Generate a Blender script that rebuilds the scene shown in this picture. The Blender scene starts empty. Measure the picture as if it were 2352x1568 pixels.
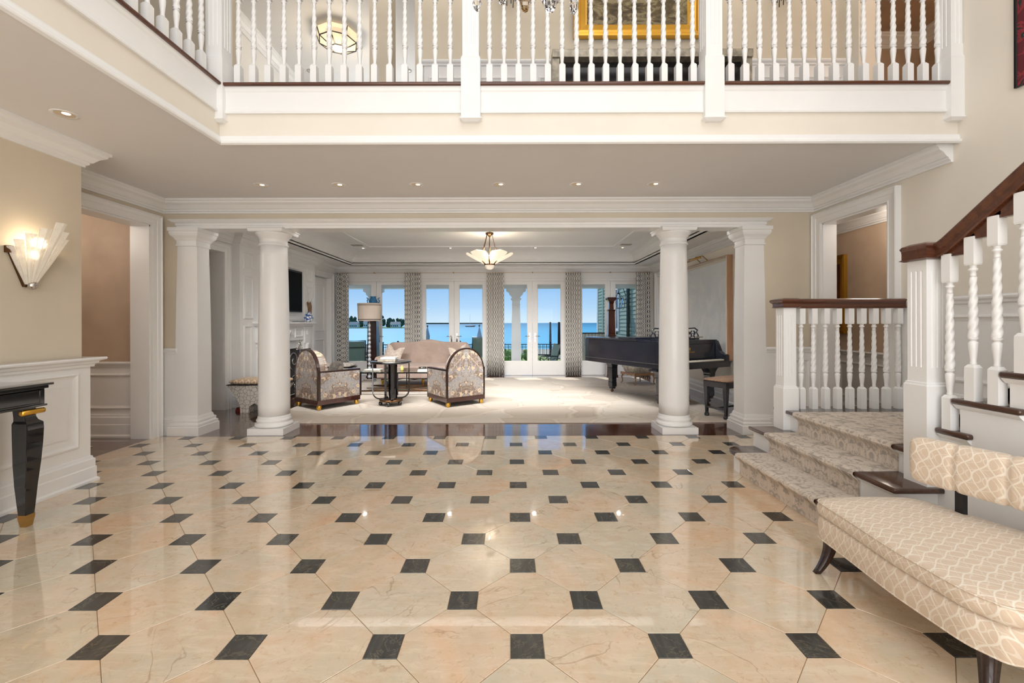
import bpy, math, random
from mathutils import Vector, Matrix
S = bpy.context.scene
COL = S.collection
PI = math.pi
R = random.Random(7)

# ------------------------------------------------------------------ camera
cd = bpy.data.cameras.new('camera'); cam = bpy.data.objects.new('camera', cd); COL.objects.link(cam)
cd.sensor_width = 36.0; cd.lens = 990.0 / 2352 * 36
cd.shift_x = 6 / 2352; cd.shift_y = -43 / 2352
cd.clip_start = 0.05; cd.clip_end = 6000
cam.location = (0, 0, 1.46); cam.rotation_euler = (PI / 2, math.radians(0.15), 0)
S.camera = cam

# ------------------------------------------------------------------ world, lights, exposure
S.view_settings.view_transform = 'Standard'; S.view_settings.look = 'None'
S.view_settings.gamma = 1.0; S.view_settings.use_curve_mapping = False
S.view_settings.exposure = 0.36
try:
    S.cycles.max_bounces = 8; S.cycles.diffuse_bounces = 5; S.cycles.glossy_bounces = 4
    S.cycles.transmission_bounces = 6; S.cycles.transparent_max_bounces = 12
    S.cycles.sample_clamp_indirect = 6.0; S.cycles.use_denoising = True
    S.cycles.caustics_reflective = False; S.cycles.caustics_refractive = False
except Exception:
    pass
W = bpy.data.worlds.new('world'); S.world = W; W.use_nodes = True
nt = W.node_tree; nt.nodes.clear()
wo = nt.nodes.new('ShaderNodeOutputWorld'); bg = nt.nodes.new('ShaderNodeBackground')
tc = nt.nodes.new('ShaderNodeTexCoord'); sx = nt.nodes.new('ShaderNodeSeparateXYZ')
cr = nt.nodes.new('ShaderNodeValToRGB')
nt.links.new(tc.outputs['Generated'], sx.inputs[0]); nt.links.new(sx.outputs[2], cr.inputs[0])
nt.links.new(cr.outputs[0], bg.inputs[0]); nt.links.new(bg.outputs[0], wo.inputs[0])
e = cr.color_ramp.elements
e[0].position = 0.0; e[0].color = (0.62, 0.79, 0.93, 1)
e[1].position = 1.0; e[1].color = (0.12, 0.30, 0.75, 1)
q = e.new(0.035); q.color = (0.44, 0.66, 0.91, 1)
q = e.new(0.10); q.color = (0.25, 0.50, 0.86, 1)
q = e.new(0.40); q.color = (0.15, 0.36, 0.80, 1)
bg.inputs[1].default_value = 0.86

def light(name, kind, loc, rot, power, color=(1, 1, 1), size=1.0, size_y=None, **kw):
    d = bpy.data.lights.new(name, kind); o = bpy.data.objects.new(name, d); COL.objects.link(o)
    o.location = loc; o.rotation_euler = rot; d.energy = power; d.color = color
    if kind == 'AREA':
        d.shape = 'RECTANGLE'; d.size = size; d.size_y = size_y or size
        if 'spread' in kw: d.spread = kw['spread']
    elif kind == 'SUN': d.angle = size
    elif kind == 'SPOT':
        d.shadow_soft_size = size; d.spot_size = kw.get('cone', 1.6); d.spot_blend = 0.8
    else: d.shadow_soft_size = size
    return o
light('sun', 'SUN', (0, 20, 10), (math.radians(48), 0, math.radians(200)), 2.6, (1, .95, .86), 0.01)
# area lamp for daylight from behind the camera, then an added low fill
light('entrance_daylight', 'AREA', (-0.2, -3.7, 3.3), (math.radians(90), 0, 0), 125, (.92, .965, 1), 6.5, 5.0)
light('entrance_low_fill', 'AREA', (-0.2, -3.6, 1.3), (math.radians(104), 0, 0), 135, (.97, .98, 1), 6.0, 2.2)  # added low to bounce light up under the balcony, no door is built
# unseen fill added at the top of the void, then the upper hall
light('upper_void_fill', 'AREA', (0.5, 0.2, 6.3), (0, 0, 0), 85, (.97, .98, 1), 5.0, 4.5)
light('upper_hall_lamp', 'AREA', (0.5, 4.5, 6.3), (0, 0, 0), 14, (1, .90, .76), 6.0, 0.8)
# living room: unseen area strips added behind the beam to brighten it
light('living_ceiling_fill', 'AREA', (-0.45, 6.06, 2.96), (math.radians(142), 0, 0), 560, (1, .985, .97), 6.5, 0.2, spread=math.radians(100))
light('living_room_fill', 'AREA', (-0.45, 6.06, 2.93), (math.radians(48), 0, 0), 85, (1, .98, .96), 6.5, 0.18, spread=math.radians(72))
for lx in (-3.6, -1.5, .6, 2.7):
    for ly in (10.7,):
        light('living_downlight', 'SPOT', (lx, ly, 3.27), (0, 0, 0), 14, (1, .97, .93), .05, cone=2.5)
light('upper_passage_fill', 'POINT', (5.2, 3.6, 5.2), (0, 0, 0), 26, (1, .80, .58), .15)  # unseen point lamp added to brighten the upper passage
# hall lamps under the balcony
light('side_hall_lamp', 'POINT', (-5.7, 4.6, 2.7), (0, 0, 0), 19, (1, .90, .80), 0.25)
light('passage_lamp', 'POINT', (4.75, 5.3, 2.75), (0, 0, 0), 12, (1, .88, .76), 0.2)

# ------------------------------------------------------------------ materials
MATS = {}
def srgb(r, g, b):
    f = lambda c: ((c / 255 + .055) / 1.055) ** 2.4 if c > 10 else c / 255 / 12.92
    return (f(r), f(g), f(b), 1)
class NT:
    def __init__(s, name):
        s.m = bpy.data.materials.new(name); s.m.use_nodes = True; s.t = s.m.node_tree
        s.b = s.t.nodes['Principled BSDF']
    def n(s, t, **kw):
        x = s.t.nodes.new(t)
        for k, v in kw.items():
            setattr(x, k, v)
        return x
    def l(s, a, b): s.t.links.new(a, b)
    def math(s, op, a, b=None, clamp=False):
        x = s.n('ShaderNodeMath', operation=op); x.use_clamp = clamp
        for i, v in enumerate((a, b)):
            if v is None: continue
            if isinstance(v, (int, float)): x.inputs[i].default_value = v
            else: s.l(v, x.inputs[i])
        return x.outputs[0]
    def mix(s, f, a, b, blend='MIX'):
        x = s.n('ShaderNodeMix', data_type='RGBA', blend_type=blend)
        for k, v in ((0, f), (6, a), (7, b)):
            if isinstance(v, (int, float, tuple)): x.inputs[k].default_value = v
            else: s.l(v, x.inputs[k])
        return x.outputs[2]
    def ramp(s, f, *st, interp='LINEAR'):
        x = s.n('ShaderNodeValToRGB'); x.color_ramp.interpolation = interp; e = x.color_ramp.elements
        e[0].position, e[0].color = st[0]; e[1].position, e[1].color = st[-1]
        for p, c in st[1:-1]:
            q = e.new(p); q.color = c
        s.l(f, x.inputs[0]); return x.outputs[0]
    def pos(s, kind='Object', scale=(1, 1, 1), rnd=False):
        if kind == 'World':
            v = s.n('ShaderNodeNewGeometry').outputs['Position']
        else:
            v = s.n('ShaderNodeTexCoord').outputs[kind]
        mp = s.n('ShaderNodeMapping'); mp.inputs['Scale'].default_value = scale; s.l(v, mp.inputs[0])
        if rnd:
            oi = s.n('ShaderNodeObjectInfo')
            k = s.math('MULTIPLY', oi.outputs['Random'], 60.0)
            cb = s.n('ShaderNodeCombineXYZ'); s.l(k, cb.inputs[0]); s.l(k, cb.inputs[2]); s.l(cb.outputs[0], mp.inputs[1])
        return mp.outputs[0]
    def noise(s, vec, scale, detail=4, rough=.55, dist=0.0):
        x = s.n('ShaderNodeTexNoise'); x.inputs['Scale'].default_value = scale; x.inputs['Detail'].default_value = detail
        x.inputs['Roughness'].default_value = rough; x.inputs['Distortion'].default_value = dist
        s.l(vec, x.inputs['Vector']); return x.outputs['Fac']
    def voro(s, vec, scale, feature='F1', rnd=1.0):
        x = s.n('ShaderNodeTexVoronoi', feature=feature); x.inputs['Scale'].default_value = scale
        x.inputs['Randomness'].default_value = rnd
        s.l(vec, x.inputs['Vector']); return x.outputs
    def bump(s, h, strength=.2, dist=.01):
        x = s.n('ShaderNodeBump'); x.inputs['Strength'].default_value = strength; x.inputs['Distance'].default_value = dist
        s.l(h, x.inputs['Height']); s.l(x.outputs[0], s.b.inputs['Normal'])
    def set(s, **kw):
        for k, v in kw.items():
            k = {'col': 'Base Color', 'rough': 'Roughness', 'metal': 'Metallic', 'coat': 'Coat Weight', 'coatr': 'Coat Roughness',
                 'trans': 'Transmission Weight', 'ior': 'IOR', 'spec': 'Specular IOR Level', 'ec': 'Emission Color',
                 'es': 'Emission Strength', 'alpha': 'Alpha', 'sheen': 'Sheen Weight'}[k]
            if isinstance(v, (int, float, tuple)): s.b.inputs[k].default_value = v
            else: s.l(v, s.b.inputs[k])
        return s
def plain(name, col, rough=.5, var=.06, vs=3.0, bump=0.0, bs=60, **kw):
    """a paint, lacquer or metal: one colour with slight tonal drift and fine relief"""
    a = NT(name); p = a.pos('Object')
    n = a.noise(p, vs, 3)
    dark = tuple(c * (1 - var) for c in col[:3]) + (1,)
    lite = tuple(min(1, c * (1 + var)) for c in col[:3]) + (1,)
    a.set(col=a.ramp(n, (.3, dark), (.7, lite)), rough=rough, **kw)
    if bump: a.bump(a.noise(p, bs, 2), bump, .002)
    MATS[name] = a.m; return a.m
WHITE = plain('white_paint', srgb(236, 236, 235), .32, .015)
WHITE2 = plain('white_trim', srgb(238, 237, 235), .36, .015)
CREAM = plain('cream_plaster', srgb(228, 221, 209), .6, .03, 1.4, .05, 90)
CREAM2 = plain('beige_plaster', srgb(213, 202, 183), .6, .05, 1.2, .05, 90)
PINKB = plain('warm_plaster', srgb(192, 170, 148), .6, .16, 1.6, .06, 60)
CEIL = plain('ceiling_paint', srgb(228, 227, 227), .7, .01)
GREYW = plain('pale_grey_plaster', srgb(226, 225, 222), .6, .02)
BRASS = plain('brass', srgb(190, 150, 90), .25, .08, metal=1.0)
BRONZE = plain('bronze', srgb(110, 82, 58), .35, .15, metal=1.0)
GOLD = plain('gold', srgb(225, 175, 75), .28, .08, metal=1.0)
CHROME = plain('polished_metal', srgb(205, 200, 195), .12, .04, metal=1.0)
IRON = plain('black_iron', srgb(22, 22, 26), .4, .2)
BLACK = plain('black_lacquer', srgb(10, 11, 16), .08, .1, coat=.6, coatr=.03)
PIANO = plain('ebonised_piano', srgb(14, 18, 30), .22, .1, coat=.4, coatr=.1)
SCREEN = plain('tv_screen', srgb(4, 4, 5), .6, .05, spec=.1)
IVORY = plain('ivory_keys', srgb(232, 226, 210), .3, .03)
BLACKISH = plain('firebox', srgb(20, 18, 17), .8, .3)
PAPER = plain('paper', srgb(236, 234, 228), .6, .04)
SHADE = plain('lamp_linen', srgb(225, 210, 196), .8, .03, 8)
SHADEB = plain('lamp_ribbon', srgb(96, 88, 84), .6, .1)
GREEN = plain('clapboard_green', srgb(150, 168, 150), .6, .05)
GREEND = plain('dark_green_paint', srgb(30, 48, 45), .4, .1)
SLING = plain('outdoor_sling', srgb(98, 120, 110), .7, .08)
STONE = plain('terrace_stone', srgb(150, 148, 142), .8, .15, 2)
SAND = plain('beach_sand', srgb(196, 186, 160), .9, .12, .4)
PILE = plain('weathered_pile', srgb(52, 44, 38), .9, .3, 6)
REDB = plain('red_book_cloth', srgb(120, 42, 30), .6, .1)
BLUEV = plain('blue_glaze', srgb(40, 105, 150), .2, .25, 14)
AMBER = plain('amber_soap', srgb(222, 200, 120), .2, .1)

def wood(name, c1, c2, axis=0, rough=.22, coat=.4, scale=1.0, seam=False):
    a = NT(name); sc = [14, 14, 14]; sc[axis] = .9
    p = a.pos('World' if seam else 'Object', tuple(v * scale for v in sc), rnd=not seam)
    n = a.noise(p, 1.2, 6, .6, .8)
    col = a.ramp(n, (.25, c1), (.55, c2), (.8, c1))
    a.set(col=col, rough=rough, coat=coat, coatr=.08); a.bump(n, .05, .002)
    MATS[name] = a.m; return a.m
OAK = wood('dark_oak_floor', srgb(58, 32, 20), srgb(92, 54, 34), 0, .14, 1.0, 1.0, True)
TREAD = wood('walnut_tread', srgb(40, 24, 18), srgb(76, 48, 34), 1, .2, .4)
RAIL = wood('mahogany_rail', srgb(54, 28, 18), srgb(92, 52, 33), 0, .25, .4)
MAHOG = wood('rosewood', srgb(34, 15, 12), srgb(62, 28, 20), 0, .15, .6)
EBONY = wood('dark_leg_wood', srgb(20, 11, 10), srgb(44, 22, 17), 2, .25, .3)
LCRYS = plain('bright_cut_glass', srgb(226, 230, 238), .06, .1, metal=.5)
FRAMEW = wood('light_frame_wood', srgb(150, 112, 84), srgb(176, 136, 104), 2, .4, .1)

def marble():
    a = NT('cream_marble'); p = a.pos('World', rnd=True)
    n1 = a.noise(p, 1.7, 5, .55, .6); n2 = a.noise(p, 9, 6, .7, .3); n3 = a.noise(p, 45, 3, .6)
    mp = a.pos('World', (1.6, 6.5, 1), rnd=True); a.t.nodes[mp.node.name].inputs['Rotation'].default_value = (0, 0, .6); st = a.noise(mp, 2.4, 9, .75, 1.0)
    c = a.ramp(n1, (.26, srgb(226, 176, 134)), (.42, srgb(222, 200, 174)), (.56, srgb(200, 194, 174)), (.66, srgb(222, 204, 182)), (.80, srgb(230, 184, 146)))
    c = a.mix(a.math('MULTIPLY', a.ramp(n2, (.48, (0, 0, 0, 1)), (.64, (1, 1, 1, 1))), .5), c, srgb(202, 170, 132))
    c = a.mix(a.math('MULTIPLY', a.ramp(st, (.50, (0, 0, 0, 1)), (.62, (1, 1, 1, 1))), .55), c, srgb(236, 224, 204))
    vn = a.n('ShaderNodeTexNoise'); vn.inputs['Scale'].default_value = 1.3; vn.inputs['Detail'].default_value = 5
    vn.inputs['Distortion'].default_value = 1.0; a.l(p, vn.inputs['Vector'])
    v = a.math('ABSOLUTE', a.math('SUBTRACT', vn.outputs['Fac'], .5))
    vein = a.math('SUBTRACT', 1.0, a.math('MULTIPLY', v, 160.0), True)
    vein = a.math('MULTIPLY', vein, a.ramp(a.noise(p, 2.5, 2), (.50, (0, 0, 0, 1)), (.58, (1, 1, 1, 1))))
    c = a.mix(a.math('MULTIPLY', vein, .7), c, srgb(140, 108, 76))
    oi = a.n('ShaderNodeObjectInfo')
    tint = a.ramp(oi.outputs['Random'], (0, srgb(206, 200, 180)), (.35, srgb(218, 198, 172)), (.7, srgb(224, 188, 152)), (1, srgb(212, 190, 158)))
    c = a.mix(.35, c, tint)
    spk = a.ramp(a.noise(p, 26, 5, .75, .5), (.56, (0, 0, 0, 1)), (.64, (1, 1, 1, 1)))
    c = a.mix(a.math('MULTIPLY', spk, .35), c, srgb(184, 148, 108))
    a.set(col=c, rough=a.ramp(n3, (.3, (.06, .06, .06, 1)), (.8, (.16, .16, .16, 1))), coat=.9, coatr=.02, spec=.6)
    a.bump(n2, .03, .002)
    return a.m
MARBLE = marble()
def blackm():
    a = NT('black_marble'); p = a.pos('World', (1, 1, 1), rnd=True)
    n = a.noise(a.pos('World', (9, 1.6, 1), rnd=True), 2.4, 6, .6, .8)
    oi = a.n('ShaderNodeObjectInfo')
    c = a.mix(a.math('MULTIPLY', oi.outputs['Random'], .45), a.ramp(n, (.3, srgb(26, 29, 32)), (.55, srgb(50, 52, 52)), (.75, srgb(80, 80, 74))), srgb(92, 88, 78))
    v = a.math('ABSOLUTE', a.math('SUBTRACT', a.noise(p, 5, 5, .6, 1.4), .5))
    c = a.mix(a.math('MULTIPLY', a.math('SUBTRACT', 1.0, a.math('MULTIPLY', v, 70.0), True), .3), c, srgb(150, 138, 116))
    a.set(col=c, rough=.1, coat=.2, spec=.55); return a.m
BLKM = blackm()
GROUT = plain('tile_grout', srgb(168, 138, 104), .8, .15, 6)

def waves(a, u, v, amp, w):
    """interlaced sine trellis: mask of thin lines around u +- amp*sin(2 pi v)"""
    s = a.math('MULTIPLY', a.math('SINE', a.math('MULTIPLY', v, 2 * PI)), amp)
    out = None
    for sg in ('ADD', 'SUBTRACT'):
        f = a.math('FRACT', a.math(sg, u, s))
        d = a.math('ABSOLUTE', a.math('SUBTRACT', f, .5))
        m = a.math('SUBTRACT', 1.0, a.math('DIVIDE', d, w), True)
        m = a.math('MINIMUM', a.math('MULTIPLY', m, 2.2), 1.0)
        out = m if out is None else a.math('MAXIMUM', out, m)
    return out
def xyz(a, kind='Object'):
    s = a.n('ShaderNodeSeparateXYZ')
    a.l(a.n('ShaderNodeNewGeometry').outputs['Position'] if kind == 'World' else a.n('ShaderNodeTexCoord').outputs[kind], s.inputs[0])
    return s.outputs
def settee_cloth():
    a = NT('beige_wave_cloth'); x, y, z = xyz(a)
    v = a.math('DIVIDE', a.math('ADD', x, z), .21)
    m = waves(a, a.math('DIVIDE', y, .055), v, .5, .085)
    m2 = waves(a, a.math('DIVIDE', a.math('ADD', y, .02), .060), v, .95, .06)
    m = a.math('MAXIMUM', m, a.math('MULTIPLY', m2, .6))
    g = a.noise(a.pos('Object', (1, 1, 1)), 260, 2)
    c = a.mix(m, srgb(212, 192, 170), srgb(232, 222, 206))
    c = a.mix(a.math('MULTIPLY', g, .12), c, srgb(170, 150, 130))
    a.set(col=c, rough=.75, sheen=.2); a.bump(a.math('ADD', a.math('MULTIPLY', m, .6), a.math('MULTIPLY', g, .3)), .25, .003); return a.m
SETTEE = settee_cloth()
def curtain_cloth():
    a = NT('trellis_curtain'); x, y, z = xyz(a)
    m = waves(a, a.math('DIVIDE', x, .062), a.math('DIVIDE', z, .26), .45, .075)
    c = a.mix(m, srgb(232, 228, 220), srgb(62, 70, 90))
    a.set(col=c, rough=.85); return a.m
CURT = curtain_cloth()
def chair_cloth(ax):
    a = NT('floral_jacquard'); o = xyz(a)
    u = a.math('ABSOLUTE', o[ax]); z = o[2]
    cb = a.n('ShaderNodeCombineXYZ'); a.l(u, cb.inputs[0]); a.l(z, cb.inputs[1]); p = cb.outputs[0]
    # broad grey / taupe chevron fields
    ch = a.math('FRACT', a.math('ADD', a.math('MULTIPLY', a.math('ADD', z, u), 1.5), .1))
    n = a.noise(p, 6, 4, .55, 1.2)
    base = a.ramp(a.math('ADD', a.math('MULTIPLY', ch, .35), a.math('MULTIPLY', n, .65)), (.0, srgb(150, 148, 150)), (.42, srgb(150, 148, 150)), (.45, srgb(128, 112, 102)), (.56, srgb(128, 112, 102)), (.59, srgb(158, 152, 148)), interp='CONSTANT')
    edge = a.math('SUBTRACT', 1.0, a.math('MULTIPLY', a.math('ABSOLUTE', a.math('SUBTRACT', ch, .5)), 60), True)
    c = a.mix(edge, base, srgb(206, 190, 168))
    # flower heads and leaves
    mp = a.n('ShaderNodeMapping'); a.l(p, mp.inputs[0])
    nn = a.n('ShaderNodeTexNoise'); nn.inputs['Scale'].default_value = 22; a.l(p, nn.inputs['Vector'])
    wv = a.mix(.07, p, nn.outputs['Color'])
    vo = a.voro(wv, 9.0)
    fl = a.math('LESS_THAN', vo['Distance'], .30); core = a.math('LESS_THAN', vo['Distance'], .07); ringm = a.math('LESS_THAN', a.math('ABSOLUTE', a.math('SUBTRACT', vo['Distance'], .34)), .018)
    c = a.mix(fl, c, srgb(208, 186, 160)); c = a.mix(core, c, srgb(120, 104, 94)); c = a.mix(ringm, c, srgb(90, 74, 66))
    v2 = a.voro(wv, 15, 'DISTANCE_TO_EDGE')
    vine = a.math('LESS_THAN', v2['Distance'], .028)
    c = a.mix(a.math('MULTIPLY', vine, .85), c, srgb(204, 184, 158))
    g = a.noise(a.pos('Object'), 240, 2)
    a.set(col=a.mix(a.math('MULTIPLY', g, .15), c, srgb(90, 80, 72)), rough=.8); a.bump(g, .15, .002)
    return a.m
CHX, CHY = chair_cloth(0), chair_cloth(1)
def rug():
    a = NT('flagstone_rug'); p = a.pos('World', (1.0, 1.5, 1))
    nn = a.n('ShaderNodeTexNoise'); nn.inputs['Scale'].default_value = .9; nn.inputs['Detail'].default_value = 4; a.l(p, nn.inputs['Vector'])
    wv = a.mix(.3, p, nn.outputs['Color'])
    vo = a.voro(wv, 1.5, 'DISTANCE_TO_EDGE'); v1 = a.voro(wv, 1.5)
    line = a.math('SUBTRACT', 1.0, a.math('MULTIPLY', vo['Distance'], 28), True)
    bw = a.n('ShaderNodeRGBToBW'); a.l(v1['Color'], bw.inputs[0])
    st = a.noise(a.pos('World', (1.2, 6, 1)), 3, 7, .75, .8)
    c = a.ramp(a.math('ADD', a.math('MULTIPLY', bw.outputs[0], .6), a.math('MULTIPLY', st, .4)), (.2, srgb(196, 184, 170)), (.45, srgb(212, 202, 190)), (.7, srgb(222, 214, 204)))
    c = a.mix(a.math('MULTIPLY', line, .55), c, srgb(232, 222, 206))
    c = a.mix(a.math('MULTIPLY', a.math('LESS_THAN', a.math('ABSOLUTE', a.math('SUBTRACT', vo['Distance'], .05)), .006), .4), c, srgb(186, 160, 130))
    f = a.noise(a.pos('World'), 180, 2)
    a.set(col=a.mix(a.math('MULTIPLY', f, .14), c, srgb(150, 135, 118)), rough=.95, spec=.1); a.bump(a.math('ADD', a.math('MULTIPLY', line, -1.0), f), .4, .006); return a.m
RUG = rug()
def runner():
    a = NT('damask_runner'); o = xyz(a, 'World')
    yy = a.math('ABSOLUTE', a.math('SUBTRACT', a.math('FRACT', a.math('DIVIDE', o[1], .30)), .5))
    cb = a.n('ShaderNodeCombineXYZ'); a.l(yy, cb.inputs[0]); a.l(a.math('MULTIPLY', a.math('ADD', o[0], o[2]), 3.0), cb.inputs[1])
    n = a.noise(cb.outputs[0], 4.6, 6, .72, 1.1)
    s = a.noise(a.pos('World', (5, 40, 5)), 1.6, 4, .7)
    m = a.ramp(n, (.50, (0, 0, 0, 1)), (.56, (1, 1, 1, 1)))
    c = a.mix(a.math('MULTIPLY', m, .75), a.ramp(s, (.35, srgb(212, 200, 186)), (.65, srgb(228, 216, 202))), srgb(158, 150, 142))
    f = a.noise(a.pos('World'), 300, 2)
    a.set(col=a.mix(a.math('MULTIPLY', f, .18), c, srgb(120, 108, 98)), rough=.95, spec=.1); a.bump(f, .5, .004); return a.m
RUNNER = runner()
def cloth(name, c1, c2, scale=7, dist=.5, rough=.85):
    a = NT(name); p = a.pos('Object'); n = a.noise(p, scale, 4, .6, dist); f = a.noise(p, 300, 2)
    a.set(col=a.mix(a.math('MULTIPLY', f, .2), a.ramp(n, (.42, c1), (.58, c2)), tuple(v * .7 for v in c1[:3]) + (1,)), rough=rough, sheen=.2)
    a.bump(f, .2, .002); return a.m
SOFA = cloth('blush_velvet', srgb(158, 138, 126), srgb(170, 149, 137), 3)
PILLOW = cloth('scroll_pillow', srgb(178, 162, 150), srgb(206, 192, 178), 13, 2.0)
DAMASK = cloth('silver_damask', srgb(160, 152, 142), srgb(214, 206, 194), 16, 1.0)
NEEDLE = cloth('needlepoint', srgb(148, 112, 88), srgb(180, 146, 118), 22, 1.0)
def voronoi_mat(name, c_in, c_line, scale, w, feature='DISTANCE_TO_EDGE', rough=.4):
    a = NT(name); p = a.pos('Object'); v = a.voro(p, scale, feature)
    a.set(col=a.mix(a.math('LESS_THAN', v['Distance'], w), c_in, c_line), rough=rough); return a.m
MOSAIC = voronoi_mat('mosaic_inlay', srgb(224, 220, 210), srgb(120, 114, 106), 16, .035)
def lattice():
    a = NT('lattice_cloth'); x, y, z = xyz(a)
    m = waves(a, a.math('DIVIDE', x, .10), a.math('DIVIDE', y, .16), .45, .12)
    a.set(col=a.mix(m, srgb(206, 172, 136), srgb(236, 226, 208)), rough=.85); return a.m
LATT = lattice()
def glass(name, col=(1, 1, 1, 1), rough=0.0, ior=1.45, trans=1.0, **kw):
    a = NT(name); a.set(col=col, rough=rough, trans=trans, ior=ior, **kw); return a.m
CRYST = glass('crystal', (.97, .97, 1, 1), .02, 1.6)
def pane_mat():
    m = NT('window_glass'); t = m.t; out = t.nodes['Material Output']
    tr = m.n('ShaderNodeBsdfTransparent'); gl = m.n('ShaderNodeBsdfGlossy'); gl.inputs['Roughness'].default_value = 0
    tr.inputs[0].default_value = (.97, .98, .98, 1)
    fr = m.n('ShaderNodeFresnel'); fr.inputs[0].default_value = 1.16
    mx = m.n('ShaderNodeMixShader'); m.l(fr.outputs[0], mx.inputs[0]); m.l(tr.outputs[0], mx.inputs[1]); m.l(gl.outputs[0], mx.inputs[2]); m.l(mx.outputs[0], out.inputs[0])
    return m.m
PANE = pane_mat()
def frosted(name, col, es=0.0, ec=(1, .8, .55, 1), flute=False):
    a = NT(name); p = a.pos('Object'); n = a.noise(p, 34, 4, .6, 1.5)
    a.set(col=a.ramp(n, (.3, tuple(c * .8 for c in col[:3]) + (1,)), (.7, col)), rough=.3, trans=.55, ior=1.3, ec=ec, es=es); a.bump(n, .5, .01); return a.m
FROST = frosted('frosted_glass', (.95, .94, .92, 1), .10)
PETAL = frosted('carved_glass', (.86, .80, .72, 1), .34, (1, .84, .64, 1))
BULB = plain('lit_bulb', (1, .9, .75, 1), .5, 0, ec=(1, .80, .55, 1), es=5)
CAN = plain('lit_downlight', srgb(170, 138, 90), .3, .1, metal=.6, ec=(1, .86, .66, 1), es=.12)
ULAMP = frosted('alabaster_shade', (.88, .76, .60, 1), .40, (1, .76, .48, 1))
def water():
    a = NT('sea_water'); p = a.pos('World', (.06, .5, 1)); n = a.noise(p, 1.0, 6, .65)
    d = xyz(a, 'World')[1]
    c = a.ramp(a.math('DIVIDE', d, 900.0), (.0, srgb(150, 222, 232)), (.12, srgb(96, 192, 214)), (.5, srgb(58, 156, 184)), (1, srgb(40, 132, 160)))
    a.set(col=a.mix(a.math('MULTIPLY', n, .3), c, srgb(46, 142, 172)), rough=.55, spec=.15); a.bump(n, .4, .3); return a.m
WATER = water()
def foliage(name, c1, c2):
    a = NT(name); p = a.pos('Object'); n = a.noise(p, 3, 5, .7); a.set(col=a.ramp(n, (.35, c1), (.65, c2)), rough=.8); return a.m
LEAF = foliage('shrub_leaf', srgb(52, 110, 28), srgb(130, 178, 60))
FARTREE = foliage('far_tree', srgb(40, 62, 46), srgb(76, 98, 62))
LAWN = foliage('lawn', srgb(120, 150, 60), srgb(170, 185, 100))
def seascape():
    a = NT('seascape_painting'); x, y, z = xyz(a)
    cb = a.n('ShaderNodeCombineXYZ'); a.l(a.math('MULTIPLY', x, 2.0), cb.inputs[0]); a.l(a.math('MULTIPLY', z, 5.0), cb.inputs[1])
    n = a.noise(cb.outputs[0], 1.6, 8, .62, 1.4)
    sea = a.ramp(n, (.3, srgb(40, 32, 22)), (.48, srgb(96, 82, 54)), (.58, srgb(150, 138, 104)), (.68, srgb(84, 78, 66)))
    sky = a.ramp(a.noise(cb.outputs[0], .8, 5), (.35, srgb(110, 108, 110)), (.6, srgb(196, 178, 150)), (.7, srgb(150, 150, 156)))
    c = a.mix(a.math('GREATER_THAN', a.math('ADD', z, a.math('MULTIPLY', n, .05)), .26), sea, sky)
    a.set(col=c, rough=.35); return a.m
SEASC = seascape()
def canvas_white():
    a = NT('white_relief_canvas'); p = a.pos('Object', (1, 1, 1)); n = a.noise(p, 1.3, 7, .6, 1.8)
    v = a.math('ABSOLUTE', a.math('SUBTRACT', n, .5)); ln = a.math('SUBTRACT', 1.0, a.math('MULTIPLY', v, 60), True)
    c = a.ramp(n, (.3, srgb(208, 214, 218)), (.7, srgb(230, 230, 226)))
    a.set(col=a.mix(a.math('MULTIPLY', ln, .18), c, srgb(190, 186, 176)), rough=.7); a.bump(n, .6, .04); return a.m
RELIEF = canvas_white()
def red_art():
    a = NT('crimson_textile'); p = a.pos('Object', (1, 1, 1)); n = a.noise(p, 9, 4, .6, 1.5)
    a.set(col=a.ramp(n, (.4, srgb(92, 24, 34)), (.52, srgb(130, 40, 48)), (.6, srgb(32, 40, 36)), (.68, srgb(214, 200, 176)), interp='CONSTANT'), rough=.8); return a.m
REDART = red_art()
def portrait():
    a = NT('dark_oil_painting'); p = a.pos('Object'); n = a.noise(p, 4, 5, .6, .8)
    a.set(col=a.ramp(n, (.4, srgb(58, 30, 22)), (.6, srgb(110, 56, 36))), rough=.35); return a.m
PORT = portrait()
SILVERL = plain('worn_silver_leaf', srgb(178, 170, 154), .4, .35, 16, .3, 30, metal=.4)
MIRROR = plain('smoked_mirror', srgb(34, 32, 34), .12, .2)
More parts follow.
